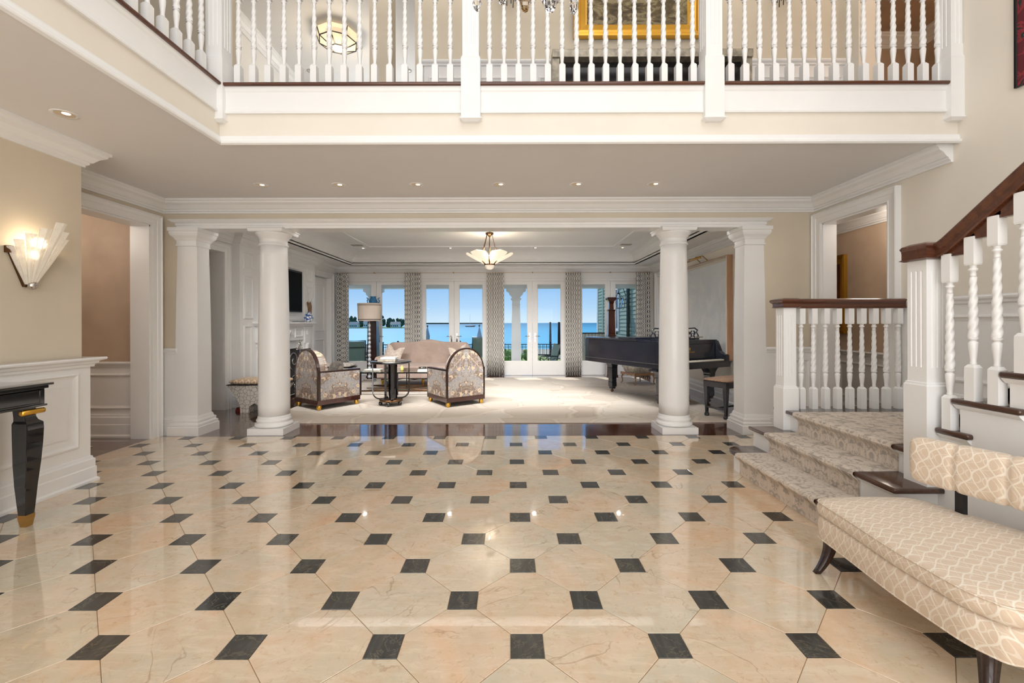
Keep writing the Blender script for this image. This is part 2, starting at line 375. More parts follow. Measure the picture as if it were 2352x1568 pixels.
# ------------------------------------------------------------------ mesh helpers
class MB:
    def __init__(s): s.v = []; s.f = []; s.sm = []
    def add(s, v, f, smooth=False):
        n = len(s.v); s.v += [tuple(p) for p in v]; s.f += [tuple(i + n for i in q) for q in f]; s.sm += [smooth] * len(f); return s
    def box(s, x0, x1, y0, y1, z0, z1):
        v = [(x, y, z) for z in (z0, z1) for y in (y0, y1) for x in (x0, x1)]
        return s.add(v, [(0, 2, 3, 1), (4, 5, 7, 6), (0, 1, 5, 4), (2, 6, 7, 3), (0, 4, 6, 2), (1, 3, 7, 5)])
    def obox(s, c, U, V, N, hu, hv, hn):
        c, U, V, N = Vector(c), Vector(U), Vector(V), Vector(N)
        v = [c + U * a * hu + V * b * hv + N * d * hn for d in (-1, 1) for b in (-1, 1) for a in (-1, 1)]
        return s.add(v, [(0, 2, 3, 1), (4, 5, 7, 6), (0, 1, 5, 4), (2, 6, 7, 3), (0, 4, 6, 2), (1, 3, 7, 5)])
    def prism(s, poly, axis, a, b, smooth=False):
        """poly: 2D points; extruded along axis ('x': points are y,z; 'y': x,z; 'z': x,y)"""
        n = len(poly)
        def P(p, t): return {'x': (t, p[0], p[1]), 'y': (p[0], t, p[1]), 'z': (p[0], p[1], t)}[axis]
        v = [P(p, a) for p in poly] + [P(p, b) for p in poly]
        s.add(v, [tuple(range(n))[::-1], tuple(range(n, 2 * n))])
        k = len(s.v) - 2 * n
        s.f += [(k + i, k + (i + 1) % n, k + n + (i + 1) % n, k + n + i) for i in range(n)]; s.sm += [smooth] * n
        return s
    def lathe(s, prof, c=(0, 0, 0), n=24, a0=0.0, smooth=True, sq=None, cap=True, sx=1, sy=1):
        """prof [(r,z)]; n=4 with a0=pi/4 gives a square section whose half side is r"""
        k = math.sqrt(2) if n == 4 else 1
        v = []
        for r, z in prof:
            for i in range(n):
                t = a0 + 2 * PI * i / n
                v.append((c[0] + sx * k * r * math.cos(t), c[1] + sy * k * r * math.sin(t), c[2] + z))
        f = [(j * n + i, j * n + (i + 1) % n, (j + 1) * n + (i + 1) % n, (j + 1) * n + i) for j in range(len(prof) - 1) for i in range(n)]
        s.add(v, f, smooth and n > 4)
        if cap:
            b = len(s.v) - len(v); m = len(prof) - 1
            s.f += [tuple(b + i for i in range(n))[::-1], tuple(b + m * n + i for i in range(n))]; s.sm += [False, False]
        return s
    def tube(s, pts, r, n=8, cap=True, closed=False):
        pts = [Vector(p) for p in pts]; m = len(pts); rs = r if isinstance(r, (list, tuple)) else [r] * m
        v = []; up = None
        for i, p in enumerate(pts):
            d = (pts[(i + 1) % m] - pts[i - 1]) if closed else (pts[min(i + 1, m - 1)] - pts[max(i - 1, 0)])
            d = d.normalized() if d.length > 1e-9 else Vector((0, 0, 1))
            if up is None: up = Vector((0, 0, 1)) if abs(d.z) < .9 else Vector((1, 0, 0))
            a = d.cross(up).normalized(); up = a.cross(d).normalized()
            for k in range(n):
                t = 2 * PI * k / n; v.append(p + (a * math.cos(t) + up * math.sin(t)) * rs[i])
        M = m if closed else m - 1
        f = [(j * n + i, j * n + (i + 1) % n, ((j + 1) % m) * n + (i + 1) % n, ((j + 1) % m) * n + i) for j in range(M) for i in range(n)]
        s.add(v, f, True)
        if cap and not closed:
            b = len(s.v) - len(v)
            s.f += [tuple(b + i for i in range(n))[::-1], tuple(b + (m - 1) * n + i for i in range(n))]; s.sm += [False, False]
        return s
    def loops(s, loops, closed_u=True, cap=True, smooth=False):
        n = len(loops[0]); b = len(s.v); m = len(loops)
        for L in loops: s.v += [tuple(p) for p in L]
        U = n if closed_u else n - 1
        f = [(b + j * n + i, b + j * n + (i + 1) % n, b + (j + 1) * n + (i + 1) % n, b + (j + 1) * n + i) for j in range(m - 1) for i in range(U)]
        s.f += f; s.sm += [smooth] * len(f)
        if cap:
            s.f += [tuple(b + i for i in range(n))[::-1], tuple(b + (m - 1) * n + i for i in range(n))]; s.sm += [False, False]
        return s
    def sweep(s, path, prof, z0=0.0, closed=False):
        """moulding: prof [(out, up)] closed polygon, swept along the xy path with mitres; out is to the LEFT of travel"""
        n = len(path); P = [Vector(p) for p in path]; loops = []
        for i in range(n):
            d1 = (P[i] - P[i - 1]).normalized() if (i > 0 or closed) else None
            d2 = (P[(i + 1) % n] - P[i]).normalized() if (i < n - 1 or closed) else None
            if d1 is None: d1 = d2
            if d2 is None: d2 = d1
            n1 = Vector((-d1.y, d1.x)); n2 = Vector((-d2.y, d2.x)); m = (n1 + n2)
            m = m / (1 + n1.dot(n2))
            loops.append([(P[i].x + m.x * a, P[i].y + m.y * a, z0 + b) for a, b in prof])
        if closed: loops.append(loops[0])
        return s.loops(loops, True, not closed)
    def frame(s, O, U, V, N, u0, u1, v0, v1, prof, three=False):
        """rectangular moulding in a plane; prof [(inset, height)]; three=True leaves the bottom side off (door casing)"""
        O, U, V, N = Vector(O), Vector(U), Vector(V), Vector(N); L = []
        for a, h in prof:
            if three: c = [(u0 + a, v0), (u0 + a, v1 - a), (u1 - a, v1 - a), (u1 - a, v0)]
            else: c = [(u0 + a, v0 + a), (u0 + a, v1 - a), (u1 - a, v1 - a), (u1 - a, v0 + a)]
            L.append([O + U * x + V * y + N * h for x, y in c])
        return s.loops(L, not three, False)
    def cushion(s, c, sx, sy, sz, p=4.0, n=28, m=12, puff=0.0):
        """soft pillow: superellipse plan, rounded edge"""
        L = []
        for j in range(m + 1):
            t = -PI / 2 + PI * j / m; k = math.copysign(abs(math.cos(t)) ** .45, math.cos(t)); zz = math.sin(t)
            loop = []
            for i in range(n):
                a = 2 * PI * i / n; ca, sa = math.cos(a), math.sin(a)
                x = math.copysign(abs(ca) ** (2 / p), ca) * sx; y = math.copysign(abs(sa) ** (2 / p), sa) * sy
                r = k if 0 < j < m else .0001
                loop.append((c[0] + x * r, c[1] + y * r, c[2] + zz * sz * (1 + puff * (1 - (x / sx) ** 2) * (1 - (y / sy) ** 2))))
            L.append(loop)
        return s.loops(L, True, False, True)
    def obj(s, name, mat, parent=None, loc=None, bevel=0, seg=2, smooth=None):
        me = bpy.data.meshes.new(name); me.from_pydata(s.v, [], s.f); me.materials.append(mat)
        me.polygons.foreach_set('use_smooth', s.sm if smooth is None else [smooth] * len(s.f)); me.update()
        import bmesh
        bm = bmesh.new(); bm.from_mesh(me); bmesh.ops.recalc_face_normals(bm, faces=bm.faces); bm.to_mesh(me); bm.free()
        o = bpy.data.objects.new(name, me); COL.objects.link(o)
        if parent is not None: o.parent = parent
        if loc: o.location = loc
        if bevel:
            b = o.modifiers.new('bevel', 'BEVEL'); b.width = bevel; b.segments = seg; b.limit_method = 'ANGLE'; b.angle_limit = .6
            if seg > 2:
                me.polygons.foreach_set('use_smooth', [True] * len(me.polygons))
        return o
def tag(o, label, cat, group=None):
    o['label'] = label; o['category'] = cat
    if group: o['group'] = group
    return o
def thing(name, label, cat, loc=(0, 0, 0), rz=0.0, group=None):
    o = bpy.data.objects.new(name, None); COL.objects.link(o); o.location = loc; o.rotation_euler = (0, 0, rz)
    o.empty_display_size = .1
    return tag(o, label, cat, group)
def struct(mb, name, mat, parent=None, **kw):
    o = mb.obj(name, mat, parent, **kw)
    if parent is None: o['kind'] = 'structure'
    return o
def tree_copy(o, parent=None, loc=None, rz=None):
    c = o.copy(); COL.objects.link(c)
    if parent is not None: c.parent = parent
    if loc: c.location = loc
    if rz is not None: c.rotation_euler = (0, 0, rz)
    for ch in list(o.children): tree_copy(ch, c)
    return c
def kid(src, parent, loc):
    c = src.copy(); COL.objects.link(c); c.parent = parent; c.location = loc; return c
def box(*a): return MB().box(*a)
X, Y, Z = (1, 0, 0), (0, 1, 0), (0, 0, 1)
NX, NY = (-1, 0, 0), (0, -1, 0)

# profiles (out, up) measured down from the ceiling
CROWN = [(0, 0), (.15, 0), (.15, -.022), (.132, -.03), (.125, -.05), (.09, -.072), (.055, -.115), (.04, -.12), (.04, -.135), (.02, -.15), (.02, -.165), (0, -.165)]
BASEP = [(0, 0), (.045, 0), (.045, .02), (.03, .035), (.03, .13), (.024, .14), (.024, .205), (.014, .215), (.010, .235), (0, .24)]
CHAIRP = [(0, 0), (.012, 0), (.016, .02), (.03, .035), (.034, .05), (.026, .055), (.02, .062), (.02, .07), (0, .07)]
CAPP = [(0, 0), (.02, 0), (.022, .02), (.04, .03), (.045, .05), (.08, .062), (.085, .075), (.08, .085), (0, .085)]
CASE = [(0, 0), (0, .055), (.012, .06), (.022, .045), (.035, .042), (.06, .038), (.065, .03), (.115, .026), (.12, .034), (.135, .03), (.14, .0)]
PANELP = [(0, 0), (.006, .014), (.02, .018), (.034, .008), (.045, .004), (.05, .004), (.05, 0)]
# ------------------------------------------------------------------ floors
XP, XL, XR, YB = -3.94, -4.56, 4.02, 5.68
ZC, ZU = 3.07, 3.595
BORD = 5.565
floor = struct(box(XL, XR, -4, BORD, -.08, -.004), 'floor', GROUT)
D = .645; SD = .149; X0, Y0 = .076, 1.950
def clip(poly, ax, lim, keep_less):
    out = []
    for i in range(len(poly)):
        a, b = poly[i - 1], poly[i]
        ia, ib = ((p[ax] <= lim) == keep_less for p in (a, b))
        if ia != ib:
            t = (lim - a[ax]) / (b[ax] - a[ax]); out.append((a[0] + (b[0] - a[0]) * t, a[1] + (b[1] - a[1]) * t))
        if ib: out.append(b)
    return out
def octa(g=.0014):
    h, s = D / 2 - g, SD / 2
    a = h - s
    return [(s - g * .4, a + 0), (-s + g * .4, a), (-a, s - g * .4), (-a, -s + g * .4), (-s + g * .4, -a), (s - g * .4, -a), (a, -s + g * .4), (a, s - g * .4)]
def dot(g=.0014):
    s = SD / 2 - g / 2; return [(s, s), (-s, s), (-s, -s), (s, -s)]
def tile_mb(poly, mb, cx=0, cy=0, z=0.0):
    """slab with a slightly arrised edge"""
    n = len(poly); mx = sum(p[0] for p in poly) / n; my = sum(p[1] for p in poly) / n
    lo = [(cx + x, cy + y, -.012) for x, y in poly]; mid = [(cx + x, cy + y, z - .0012) for x, y in poly]
    hi = [(cx + mx + (x - mx) * .993, cy + my + (y - my) * .993, z) for x, y in poly]
    return mb.loops([lo, mid, hi], True, True)
full = {'o': None, 'd': None}
rest = {'o': MB(), 'd': MB()}
def put_tile(kind, cx, cy):
    poly = octa() if kind == 'o' else dot()
    w = [(x + cx, y + cy) for x, y in poly]; n0 = w
    if cy > BORD - .5: w = clip(w, 1, BORD, True)
    if not w: return
    w = clip(w, 0, XL + .0, False)
    if len(w) < 3: return
    w = clip(w, 0, XR, True)
    if len(w) < 3: return
    if cx < XP and cy < 3.7: return
    if cx > 2.75 and 2.5 < cy < 4.5: return
    if cx > 2.35 and 3.2 < cy < 4.3: return
    vis = max(y for x, y in w) > 1.6 and any(abs(x) < 1.22 * y + .1 for x, y in w)
    mat = MARBLE if kind == 'o' else BLKM
    name = 'octagon_tile' if kind == 'o' else 'dot_tile'
    if not vis:
        if cy > 1.2 or (-3.5 < cy and abs(cx) < 4.2): tile_mb([(x - cx, y - cy) for x, y in w], rest[kind], cx, cy)
        return
    if len(w) == len(n0) and all(abs(a[0] - b[0]) + abs(a[1] - b[1]) < 1e-6 for a, b in zip(w, n0)):
        if full[kind] is None: full[kind] = tile_mb(poly, MB()).obj(name, mat, floor, (cx, cy, 0))
        else: kid(full[kind], floor, (cx, cy, R.uniform(-.0004, .0004)))
    else:
        tile_mb([(x - cx, y - cy) for x, y in w], MB()).obj(name, mat, floor, (cx, cy, 0))
for j in range(-18, 13):
    cy = Y0 + j * D / 2
    off = 0 if j % 2 == 0 else D / 2
    for i in range(-9, 9):
        cx = X0 + off + i * D
        put_tile('d', cx, cy); put_tile('o', cx + D / 2, cy)
for k, nm, m in (('o', 'octagon_tile', MARBLE), ('d', 'dot_tile', BLKM)):
    o = rest[k].obj(nm, m, floor); o['kind'] = 'stuff'
# wood floors
wf = struct(box(-4.95, 4.2, BORD, 12.15, -.08, -.006), 'floor', EBONY)
pk = MB(); y = BORD + .002
while y < 12.1:
    x = -4.9 - R.random() * 1.2
    while x < 4.1:
        L = R.uniform(.9, 1.9); a, b = max(x, -4.93), min(x + L - .002, 4.18)
        if b > a + .05: pk.box(a, b, y, y + .0835, -.02, R.uniform(-.0004, .0002))
        x += L
    y += .085
o = pk.obj('plank', OAK, wf); o['kind'] = 'stuff'
sh = struct(box(-7.2, XL, 3.0, 5.62, -.08, -.001), 'floor', OAK)
struct(box(XR, 5.3, 3.2, 8.3, -.08, -.001), 'floor', OAK)


# ------------------------------------------------------------------ ceilings and upper slab
c = MB()
c.box(XL, XR, 3.86, YB + .24, ZC, ZC + .03); c.box(XL, -2.59, -4, 3.86, ZC, ZC + .03)
struct(c, 'ceiling', CEIL)
s = MB(); s.box(XL, XR, 3.86, 5.92, ZC + .03, ZU - .03); s.box(XL, -2.59, -4, 3.86, ZC + .03, ZU - .03)
struct(s, 'wall_balcony', CREAM)
s = MB(); s.box(XL, XR, 3.84, 5.92, ZU - .03, ZU); s.box(XL, -2.61 + .04, -4, 3.84, ZU - .03, ZU); s.box(-5, 4.3, 5.92, 9.3, 3.46, ZU)
struct(s, 'floor', TREAD)
struct(box(XL - .3, 6.4, -4.2, 5.1, 6.4, 6.5), 'ceiling', CEIL)
struct(box(-4.4, 4.3, 5.1, 9.4, 6.2, 6.3), 'ceiling', GREYW)
# balcony edge trims
bp = [(4.02, 3.86), (-2.59, 3.86), (-2.59, -4)]
struct(MB().sweep(bp, [(0, 0), (.02, -.012), (.035, 0), (.038, .012), (.03, .022), (.02, .026), (.02, .036), (.014, .06), (.014, .07), (0, .07)], 3.062), 'trim_1', WHITE)
t2 = MB().sweep(bp, [(0, 0), (.022, 0), (.026, .012), (.02, .02), (.02, .03), (.013, .036), (.013, .19), (.02, .2), (.026, .215), (.03, .235), (0, .235)], 3.33)
struct(t2, 'trim_2', WHITE)
nos = [(0, 0), (.045, 0), (.052, .006), (.055, .015), (.052, .024), (.045, .03), (0, .03)]
struct(MB().sweep(bp, nos, ZU - .03), 'trim_3', RAIL)

# ------------------------------------------------------------------ hall walls
w = MB()
w.box(-4.78, XP - .0, -4, 3.97, 0, ZC)
struct(w, 'wall_pier', CREAM2)
w = MB()   # left alcove wall with the opening to the side hall
w.box(XL - .22, XL, 3.97, 4.25, 0, ZC); w.box(XL - .22, XL, 4.25, 5.47, 2.71, ZC); w.box(XL - .22, XL, 5.47, 5.92, 0, ZC)
struct(w, 'wall_left', CREAM2)
w = MB(); w.box(XL - .22, XL, -4, 5.1, ZC, 6.4)
struct(w, 'wall_left_upper', GREYW)
w = MB(); w.box(XL, -4.12, YB, 5.92, 0, ZC); w.box(3.12, XR, YB, 5.92, 0, ZC); w.box(-4.12, 3.12, YB, 5.92, 2.80, ZC)
struct(w, 'wall_back', CREAM2)
struct(box(-4.12, 3.12, 5.66, 5.94, 2.715, 2.80), 'trim_4', WHITE)
w = MB()
w.box(XR, 4.27, -4, 4.0, 0, 6.4); w.box(XR, 4.18, 4.0, 4.56, 0, ZU); w.box(XR, 4.18, 4.56, 5.53, 2.72, ZU)
w.box(XR, 4.18, 5.53, 5.92, 0, ZU); w.box(XR, 4.27, 4.95, 5.3, ZU, 6.4); w.box(XR, 4.27, 4.0, 4.95, 6.0, 6.4)
struct(w, 'wall_right', CREAM)
struct(box(XL, 4.27, -4.2, -4, 0, 6.4), 'wall_front', CREAM)
w = MB(); w.box(-1.107, XR, 5.1, 5.3, ZU, 6.4); w.box(-1.648, -1.39, 5.1, 5.3, ZU, 6.4); w.box(-4.56, -3.35, 5.1, 5.3, ZU, 6.4)
w.box(-3.35, -1.648, 5.1, 5.3, 6.1, 6.4); w.box(-1.39, -1.107, 5.1, 5.3, 6.1, 6.4)
struct(w, 'wall_upper_back', CREAM2)
w = MB(); w.box(-4.5, -4.2, 5.3, 9.3, ZU, 6.2); w.box(-4.5, 4.3, 9.2, 9.4, ZU, 6.2); w.box(-.95, -.8, 5.3, 9.2, ZU, 6.2)
struct(w, 'wall_upper_room', GREYW)
struct(MB().sweep([(-.95, 9.2), (-4.2, 9.2), (-4.2, 5.3)], CROWN, 6.2), 'trim_5', WHITE)
w = MB().box(6.0, 6.2, 2.5, 6.5, ZU - .2, 6.4).box(4.27, 6.2, 6.3, 6.5, ZU - .2, 6.4).box(4.27, 6.0, 2.5, 6.3, ZU - .2, ZU - .02).box(4.27, 6.2, 2.4, 2.5, ZU - .2, 6.4)
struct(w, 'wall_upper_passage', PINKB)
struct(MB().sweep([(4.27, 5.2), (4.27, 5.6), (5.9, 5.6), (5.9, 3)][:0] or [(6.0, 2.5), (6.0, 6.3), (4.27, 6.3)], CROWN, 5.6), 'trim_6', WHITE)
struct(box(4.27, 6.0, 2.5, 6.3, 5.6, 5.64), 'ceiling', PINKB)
# hall crown, base, chair rails
struct(MB().sweep([(XR, 3.90), (XR, YB), (XL, YB), (XL, 3.97), (XP, 3.97), (XP, -4)], CROWN, ZC), 'trim_7', WHITE)
wn = box(XL, XP + .04, -4, 4.01, 0, 1.07)
struct(wn, 'wall_wainscot', WHITE)
pth = [(XL, 4.01), (XP + .04, 4.01), (XP + .04, -4)]
struct(MB().sweep(pth, BASEP), 'baseboard_left', WHITE)
struct(MB().sweep(pth, CAPP, 1.065), 'trim_8', WHITE)
p = MB()
p.frame((XP + .04, 0, 0), Y, Z, X, 2.2, 3.90, .335, 1.02, PANELP); p.frame((XP + .04, 0, 0), Y, Z, X, .2, 2.0, .335, 1.02, PANELP)
p.box(XP + .04, XP + .052, 2.31, 3.79, .445, .91)
struct(p, 'trim_9', WHITE)
# casings
cz = MB(); cz.frame((XL, 0, 0), Y, Z, X, 4.11, 5.61, 0, 2.85, CASE, True); struct(cz, 'trim_10', WHITE)
cz = MB(); cz.frame((XR, 0, 0), Y, Z, NX, 4.42, 5.67, 0, 2.86, CASE, True); struct(cz, 'trim_11', WHITE)
jb = MB(); jb.box(XL - .24, XL + .002, 5.455, 5.47, 0, 2.71); jb.box(XL - .24, XL + .002, 4.25, 5.47, 2.695, 2.71)
jb.box(XR - .002, 4.19, 5.515, 5.53, 0, 2.72); jb.box(XR - .002, 4.19, 4.56, 5.53, 2.705, 2.72); jb.box(XR - .002, 4.19, 4.56, 4.575, 0, 2.72)
struct(jb, 'trim_12', WHITE)
# entablature over the columns, wainscot beside the pilasters
ent = [(0, -.11), (.008, -.11), (.008, -.075), (.016, -.07), (.016, -.045), (.03, -.035), (.045, -.03), (.06, -.012), (.07, -.01), (.07, 0), (0, 0)]
struct(MB().sweep([(3.36, 5.72), (3.36, 5.66), (-4.36, 5.66), (-4.36, 5.72)], ent, 2.815), 'trim_13', WHITE)
for k, (a, b) in enumerate(((XL, -4.37), (3.37, XR))):
    q = MB().box(a, b, YB - .012, YB, .2, 1.10)
    q.sweep([(b, YB - .012), (a, YB - .012)], CHAIRP, 1.065); q.sweep([(b, YB - .012), (a, YB - .012)], BASEP, 0)
    if b - a > .4:
        q.frame((0, YB - .012, 0), X, Z, NY, 3.50, 3.95, .34, .98, PANELP)
    struct(q, 'trim_%d' % (14 + k), WHITE)
# side hall left
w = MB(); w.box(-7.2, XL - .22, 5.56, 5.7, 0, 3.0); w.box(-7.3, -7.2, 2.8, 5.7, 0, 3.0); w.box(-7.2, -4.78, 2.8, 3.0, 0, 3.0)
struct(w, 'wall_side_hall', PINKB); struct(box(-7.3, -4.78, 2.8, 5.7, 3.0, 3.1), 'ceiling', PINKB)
q = MB().box(-7.2, -4.78, 5.55, 5.56, 0, .93)
q.sweep([(-4.78, 5.55), (-7.2, 5.55)], CHAIRP, .905); q.sweep([(-4.78, 5.55), (-7.2, 5.55)], [(a, b * 1.25) for a, b in BASEP], 0)
q.frame((0, 5.55, 0), X, Z, NY, -6.2, -4.83, .36, .82, PANELP)
struct(q, 'trim_16', WHITE)
# passage right
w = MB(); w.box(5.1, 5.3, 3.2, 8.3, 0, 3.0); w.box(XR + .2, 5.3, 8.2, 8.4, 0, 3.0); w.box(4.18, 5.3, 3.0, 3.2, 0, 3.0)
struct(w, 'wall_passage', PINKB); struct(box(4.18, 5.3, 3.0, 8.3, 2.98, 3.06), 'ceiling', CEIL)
q = MB().box(5.09, 5.1, 3.2, 8.2, 0, 1.0); q.sweep([(5.09, 3.2), (5.09, 8.2)], CHAIRP, .97); q.sweep([(5.09, 3.2), (5.09, 8.2)], BASEP, 0)
q.sweep([(5.1, 3.2), (5.1, 8.2)], CROWN, 2.98)
for a in (3.5, 4.6, 5.7, 6.8): q.frame((5.09, 0, 0), Y, Z, NX, a, a + .95, .33, .87, PANELP)
struct(q, 'trim_17', WHITE)
# right stair wall wainscot (landing level)
q = MB().box(XR - .012, XR, 1.2, 4.40, .58, 1.66); q.sweep([(XR - .012, 1.2), (XR - .012, 4.40)], CHAIRP, 1.62)
q.sweep([(XR - .012, 2.95), (XR - .012, 4.40)], BASEP, .575)
q.frame((XR - .012, 0, 0), Y, Z, NX, 2.0, 4.25, .92, 1.52, PANELP)
struct(q, 'trim_18', WHITE)
# upper wall chair rail and panels
q = MB().box(-1.0, XR, 5.088, 5.1, ZU, 4.55); q.sweep([(XR, 5.088), (-1.05, 5.088)], CHAIRP, 4.49); q.sweep([(XR, 5.088), (-1.05, 5.088)], BASEP, ZU)
for a in (-.95, .35, 2.9): q.frame((0, 5.088, 0), X, Z, NY, a, a + 1.05, 3.95, 4.36, PANELP)
struct(q, 'trim_19', WHITE)
q = MB().sweep([(XL, 5.1), (XL, -4)], CHAIRP, 4.49); q.sweep([(XL, 5.1), (XL, -4)], BASEP, ZU); struct(q, 'trim_20', WHITE)

# ------------------------------------------------------------------ living room shell
LX, RX, FY, BY = -4.83, 3.98, 5.92, 11.95
w = MB()
w.box(LX - .22, LX, FY - .24, 6.15, 0, 3.4); w.box(LX - .22, LX, 6.15, 7.27, 2.66, 3.4); w.box(LX - .22, LX, 7.27, 10.62, 0, 3.4)
w.box(LX - .22, LX, 10.62, 11.62, 2.66, 3.4); w.box(LX - .22, LX, 11.62, 12.15, 0, 3.4); w.box(LX - .22, XL - .1, 5.70, FY, 0, 3.4)
w.box(LX - .0, -4.69, 7.5, 10.4, 0, 3.0)
w.box(-6.2, -5.05, 5.95, 12.1, 3.0, 3.1); w.box(-6.2, -6.1, 6.0, 12.1, 0, 3.0); w.box(-6.1, -5.05, 5.95, 6.05, 0, 3.0); w.box(-6.1, -5.05, 12.0, 12.1, 0, 3.0)
struct(w, 'wall_living_left', WHITE2)
struct(box(-6.1, LX, 5.95, 12.1, -.05, -.002), 'floor', OAK)
w = MB()
w.box(RX, RX + .22, FY, 10.2, 0, 3.4); w.box(RX, RX + .22, 10.2, 11.5, 2.66, 3.4); w.box(RX, RX + .22, 11.5, 12.15, 0, 3.4)
struct(w, 'wall_living_right', CREAM)
w = MB()
dc = (-3.694, -1.533, .64, 2.806)
w.box(LX, RX, BY, BY + .2, 2.64, 3.4)
ed = [LX] + [v for c_ in dc for v in (c_ - .93, c_ + .93)] + [RX]
for i in range(0, 10, 2): w.box(ed[i], ed[i + 1], BY, BY + .2, 0, 2.64)
w.box(LX, RX, BY - .03, BY, 2.69, 2.72); w.box(LX, RX, BY - .02, BY, 2.62, 2.66)
struct(w, 'wall_garden', WHITE2)
w = MB(); x0, x1, y0, y1 = -4.16, 3.31, 6.6, 11.38
w.box(LX, RX, FY, y0, 3.0, 3.1); w.box(LX, RX, y1, BY, 3.0, 3.1); w.box(LX, x0, y0, y1, 3.0, 3.1); w.box(x1, RX, y0, y1, 3.0, 3.1)
w.box(x0 - .1, x1 + .1, y0 - .1, y1 + .1, 3.32, 3.40)
struct(w, 'ceiling', WHITE2)
cov = [(-.06, 0), (0, 0), (.012, .01), (.014, .028), (0, .04), (0, .055), (.02, .065), (.032, .08), (.032, .095)]
cov += [(.42 - .385 * math.cos(t * PI / 16), .095 + .225 * math.sin(t * PI / 16)) for t in range(1, 9)] + [(.42, .34), (-.06, .34)]
struct(MB().sweep([(x0, y0), (x1, y0), (x1, y1), (x0, y1)], cov, 3.0, True), 'trim_21', WHITE)
struct(MB().sweep([(LX, FY), (RX, FY), (RX, BY), (LX, BY), (LX, 10.4), (-4.69, 10.4), (-4.69, 7.5), (LX, 7.5)], CROWN, 3.0, True), 'trim_22', WHITE)
q = MB().frame((0, 0, 3.32), X, Y, (0, 0, -1), -3.42, 2.57, 7.0, 10.5, [(0, 0), (.005, .012), (.03, .016), (.045, .006), (.05, 0)])
struct(q, 'trim_23', WHITE)
for nm, pts in (('baseboard_living_left', [(LX, 10.48), (LX, 10.4), (-4.69, 10.4), (-4.69, 9.95)]), ('baseboard_living_breast', [(-4.69, 7.95), (-4.69, 7.5), (LX, 7.5), (LX, 7.41)]),
                ('baseboard_living_right', [(RX, FY), (RX, 10.06)]), ):
    struct(MB().sweep(pts, BASEP), nm, WHITE)
q = MB().frame((LX, 0, 0), Y, Z, X, 6.01, 7.41, 0, 2.80, CASE, True); q.frame((LX, 0, 0), Y, Z, X, 10.48, 11.76, 0, 2.80, CASE, True)
q.frame((RX, 0, 0), Y, Z, NX, 10.06, 11.64, 0, 2.80, CASE, True); struct(q, 'trim_24', WHITE)
# living-room side doors: panelled leaf behind the far left casing, glazed leaf on the right
d = struct(box(LX - .14, LX - .10, 10.63, 11.61, 0.005, 2.65), 'door_9', WHITE2)
q = MB(); q.frame((LX - .10, 0, 0), Y, Z, X, 10.78, 11.46, .25, 1.05, PANELP); q.frame((LX - .10, 0, 0), Y, Z, X, 10.78, 11.46, 1.25, 2.45, PANELP)
q.obj('door_panel', WHITE2, d)
MB().lathe([(0, 0), (.025, .01), (.03, .03), (.02, .05), (0, .055)], n=14).obj('door_knob', BRASS, d, (LX - .09, 10.72, 1.0)).rotation_euler = (0, PI / 2, 0)
d = MB()
d.box(RX + .12, RX + .16, 10.21, 10.32, .005, 2.65); d.box(RX + .12, RX + .16, 11.38, 11.49, .005, 2.65); d.box(RX + .12, RX + .16, 10.32, 11.38, .005, .4); d.box(RX + .12, RX + .16, 10.32, 11.38, 2.52, 2.65)
for z in (.93, 1.46, 1.99): d.box(RX + .125, RX + .155, 10.32, 11.38, z - .012, z + .012)
for yy in (10.67, 11.03): d.box(RX + .125, RX + .155, yy - .012, yy + .012, .4, 2.52)
d = struct(d, 'door_10', WHITE2); box(RX + .137, RX + .141, 10.32, 11.38, .4, 2.52).obj('pane', PANE, d)
# french doors
nd = 0
for c_ in dc:
    for s_ in (-1, 1):
        nd += 1
        u = lambda a: c_ + s_ * a
        def bx(m, a, b, y0_, y1_, z0_, z1_): m.box(min(u(a), u(b)), max(u(a), u(b)), y0_, y1_, z0_, z1_)
        m = MB(); yy0, yy1 = BY + .03, BY + .08
        bx(m, .004, .145, yy0, yy1, .006, 2.635); bx(m, .785, .925, yy0, yy1, .006, 2.635)
        bx(m, .145, .785, yy0, yy1, .006, .40); bx(m, .145, .785, yy0, yy1, 2.52, 2.635)
        m.frame((0, yy0, 0), X, Z, NY, min(u(.135), u(.795)), max(u(.135), u(.795)), .39, 2.53, [(0, 0), (0, .008), (.01, .006), (.014, 0)])
        leaf = struct(m, 'door_%d' % nd, WHITE2)
        g = MB(); bx(g, .14, .79, yy0 + .022, yy0 + .028, .395, 2.525); g.obj('pane', PANE, leaf)
        if nd in (3, 4, 5, 6, 1, 2, 7, 8):
            h = MB(); hx = u(.075)
            h.box(hx - .02, hx + .02, yy0 - .008, yy0, .93, 1.17); h.tube([(hx, yy0, 1.09), (hx, yy0 - .05, 1.09), (hx + s_ * .05, yy0 - .055, 1.09), (hx + s_ * .13, yy0 - .05, 1.085)], .009, 8)
            h.lathe([(.018, 0), (.02, .01), (.012, .016)], (hx, yy0 - .012, 1.0), 12)
            h.obj('handle', CHROME, leaf)
